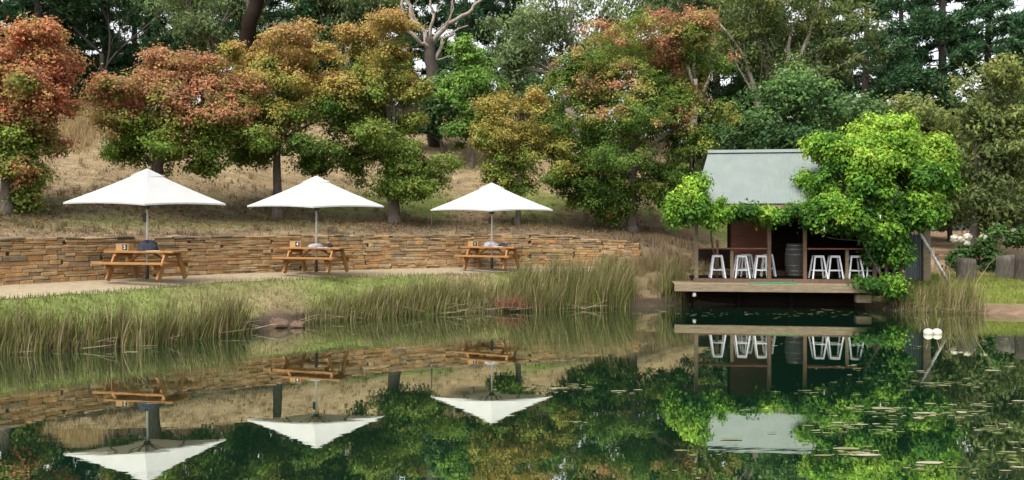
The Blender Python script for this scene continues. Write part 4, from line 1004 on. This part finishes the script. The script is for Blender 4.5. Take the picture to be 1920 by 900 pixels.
def bankxy(r, n):
    x = r.uniform(-19, 11, n); return x, Ys(x) + (Yp(x) - Ys(x) + .25) * r.random(n)
scatter('bank_grass', 26000, bankxy, lambda x, y: ((x < 3.6) | (x > 5)) & (np.hypot((x + 6.05) / .4, (y - 21.0) / .6) > 1), .12, .011, 'short green grass on the bank between reeds and path', 302, tint=1.1)
def rightxy(r, n):
    x = r.uniform(12.2, 24, n); return x, Ys(x) + .55 + 8 * r.random(n) ** 1.4
scatter('bank_grass', 22000, rightxy, lambda x, y: x > 0, .14, .012, 'bright green grass on the right bank below the stumps', 303, tint=1.15)
# tall pale dry grass plume between the two left trees, and at the foot of the crest
def plume(r, n):
    Y = r.uniform(33, 47, n); return (r.normal(145, 17, n) + r.normal(size=n) * (Y - 33) * .5 - 960) / F * Y, Y
r = np.random.default_rng(9); x, y = plume(r, 3600); nb = len(x)
tag(link('tall_dry_grass', blades('tall_dry_grass', x, y, zfun(x, y) - .05, r.uniform(.3, 1.3, nb) * np.clip((y - 32) / 7, .15, 1), r.uniform(.01, .02, nb), np.array((.30, .215, .11)) * r.uniform(.75, 1.25, (nb, 1)), .2, 10), M['blade']), 'tall straw coloured grass between the two left autumn trees', 'grass', None, 'stuff')
r = np.random.default_rng(12); y = r.uniform(46, 53, 9000); x = (r.uniform(-40, 1350, 9000) - 960) / F * y; nb = len(x)
tag(link('crest_grass', blades('crest_grass', x, y, zfun(x, y) - .05, r.uniform(.4, 1.3, nb), r.uniform(.012, .024, nb), np.array((.13, .085, .06)) * r.uniform(.6, 1.5, (nb, 1)), .2, 13), M['blade']), 'brown rank grass along the crest under the pines', 'grass', None, 'stuff')
def weedxy(r, n):
    x = r.uniform(3.9, 7.5, n); return x, Ys(x) + .25 + 5.5 * r.random(n)
scatter('dry_weeds', 9000, weedxy, lambda x, y: vnoise(np.stack([x, y, 0 * x], -1), 1.3, 8.) > -.1, .3, .011, 'rough brown weeds on the slope between the wall end and the shed', 305, tint=1.25, lean=.5, cat='weeds')
def weedxy2(r, n):
    x = r.uniform(3.3, 6.3, n); return x, Yw(x) - .25 - 1.6 * r.random(n)
scatter('dry_weeds', 2600, weedxy2, lambda x, y: vnoise(np.stack([x, y, 0 * x], -1), 1.1, 2.) > -.2, .5, .013, 'tall brown weeds covering the ruined right end of the stone wall', 306, tint=1.3, lean=.35, cat='weeds')
def tussxy(r, n):
    Y = np.repeat(22 + 26 * r.random(n // 16) ** 1.2, 16); X = np.repeat(r.uniform(-60, 1250, n // 16), 16)
    return (X - 960) / F * Y + r.normal(size=len(Y)) * .07, Y + r.normal(size=len(Y)) * .07
scatter('grass_tussocks', 16000, tussxy, lambda x, y: y > Yw(x) + .4, .24, .012, 'scattered dry tussocks on the hillside', 307, tint=1.1, lean=.55, cat='tussocks')
r = np.random.default_rng(71); lx = []; ly = []
for px, Y in front_trees:
    lx.append(PX(px, Y) + r.normal(size=900) * 1.7); ly.append(Y + r.normal(size=900) * 1.5)
lx = np.concatenate(lx); ly = np.concatenate(ly); k = ly > Yw(lx) + .2; lx, ly = lx[k], ly[k]; n = len(lx)
lp_ = np.stack([lx, ly, zfun(lx, ly) + .02], -1); lcol = np.array([RED, RUST, ORG, GOLD, (.14, .08, .045)])[r.integers(0, 5, n)] * r.uniform(.6, 1.1, (n, 1))
tag(link('fallen_leaves', quads_mesh('fallen_leaves', leaf_quads(lp_, np.array((0, 0, 1.)) + r.normal(size=(n, 3)) * .35, np.full(n, .12), np.full(n, .035), r=r), lcol), M['leaf']), 'fallen autumn leaves on the ground around the trunks', 'fallen leaves', None, 'stuff')
# leaf litter stones on the hill: a few rocks at the mud gap
for k, (px, py, s_) in enumerate([(512, 612, .3), (532, 606, .26), (552, 612, .2), (500, 606, .26)]):
    Y = F * (CAMZ - .06) / (py - HZ); mb = MB(); c = make_cloth(30 + k, s_ * 2, s_ * 1.4, s_ * .7, M['stone'])
    c.c = [(.13, .085, .06)] * len(c.v); o = c.build('bank_rock', M['stone'], None, False, True); o.location = (PX(px, Y), Y + .3, .02)
    tag(o, ['reddish rock at the muddy gap in the reeds, second from the left', 'reddish rock in the middle of the muddy gap between reed beds', 'small low rock at the right end of the muddy gap', 'reddish rock tucked under the left reeds beside the gap'][k], 'rock', 'rocks at the muddy gap')

# ------------------------------------------------------------------ on the water
r = np.random.default_rng(55); wmesh = MB()
patches = [(1340, 655, 60, 3, 10), (1250, 655, 30, 2, 6), (1050, 728, 90, 8, 70), (1160, 735, 40, 4, 20), (1100, 792, 40, 2, 8), (1330, 588, 80, 6, 40), (1480, 590, 90, 6, 50), (1560, 585, 60, 5, 30), (1600, 690, 70, 6, 22),
           (1500, 735, 40, 4, 14), (1780, 722, 90, 10, 60), (1840, 760, 60, 6, 26), (1690, 770, 130, 12, 90), (1750, 780, 100, 8, 50), (1620, 800, 90, 14, 90), (1590, 850, 60, 10, 60), (1860, 805, 60, 10, 40), (1780, 880, 130, 12, 30), (1860, 640, 60, 10, 30),
           (1870, 690, 50, 8, 24), (1420, 770, 40, 4, 8), (1330, 850, 60, 10, 10), (1290, 890, 60, 8, 8), (1720, 652, 60, 8, 14), (1460, 650, 40, 10, 8), (640, 628, 30, 2, 6), (250, 660, 80, 3, 22), (120, 664, 90, 3, 20), (380, 635, 60, 4, 12), (900, 598, 70, 4, 14), (1200, 585, 70, 4, 26), (1500, 820, 120, 30, 14), (1900, 850, 60, 30, 20), (1660, 700, 120, 40, 40)]
pcol = []
for (px, py, rx, ry, n) in patches:
    for _ in range(int(n * .6)):
        x_, y_ = px + r.normal() * rx * .55, py + r.normal() * ry * .55
        if y_ < 578: continue
        Y = F * CAMZ / (y_ - HZ); X = PX(x_, Y); s_ = r.uniform(.006, .026) * (2 if r.random() < .1 else 1); k = int(r.integers(6, 9))
        if Y > Ys(X) - .05 and not (5.3 < X < 11.3): continue
        a0 = r.uniform(0, 6.28); el = r.uniform(1.5, 4.5); zz = .008 + r.random() * .006
        vs = [(X + math.cos(a0 + 2 * PI * q / k) * s_ * el * r.uniform(.7, 1.2), Y + math.sin(a0 + 2 * PI * q / k) * s_ * r.uniform(.7, 1.2), zz) for q in range(k)]
        c = [(.14, .16, .055), (.2, .2, .095), (.10, .13, .04), (.33, .31, .2)][int(r.integers(0, 4))]
        wmesh.add(vs, [tuple(range(k))], c)
tag(wmesh.build('pond_weed', M['weed'], None, False, True), 'scattered pale floating weed and leaves on the pond', 'pond weed', None, 'stuff')
for k, px in enumerate((1740.5, 1757)):
    Y = F * (CAMZ - .02) / (624.5 - HZ); root = empty('float_buoy', (PX(px, Y), Y, 0), 0, ['left one of the two touching white floats on the pond', 'right one of the two touching white floats on the pond'][k], 'float', 'white floats on the pond')
    MB().lathe([(.02, -.09), (.07, -.075), (.10, -.03), (.112, .03), (.105, .075), (.075, .11), (.03, .128), (.004, .13)], n=18).build('float_ball', M['white'], root, True)
    MB().tube([(0, 0, .12), ((-.02, .03)[k], 0, .25), ((-.05, .06)[k], 0, .36)], [.013, .011, .008], 7).build('stick', M['grey_wood'], root, True)
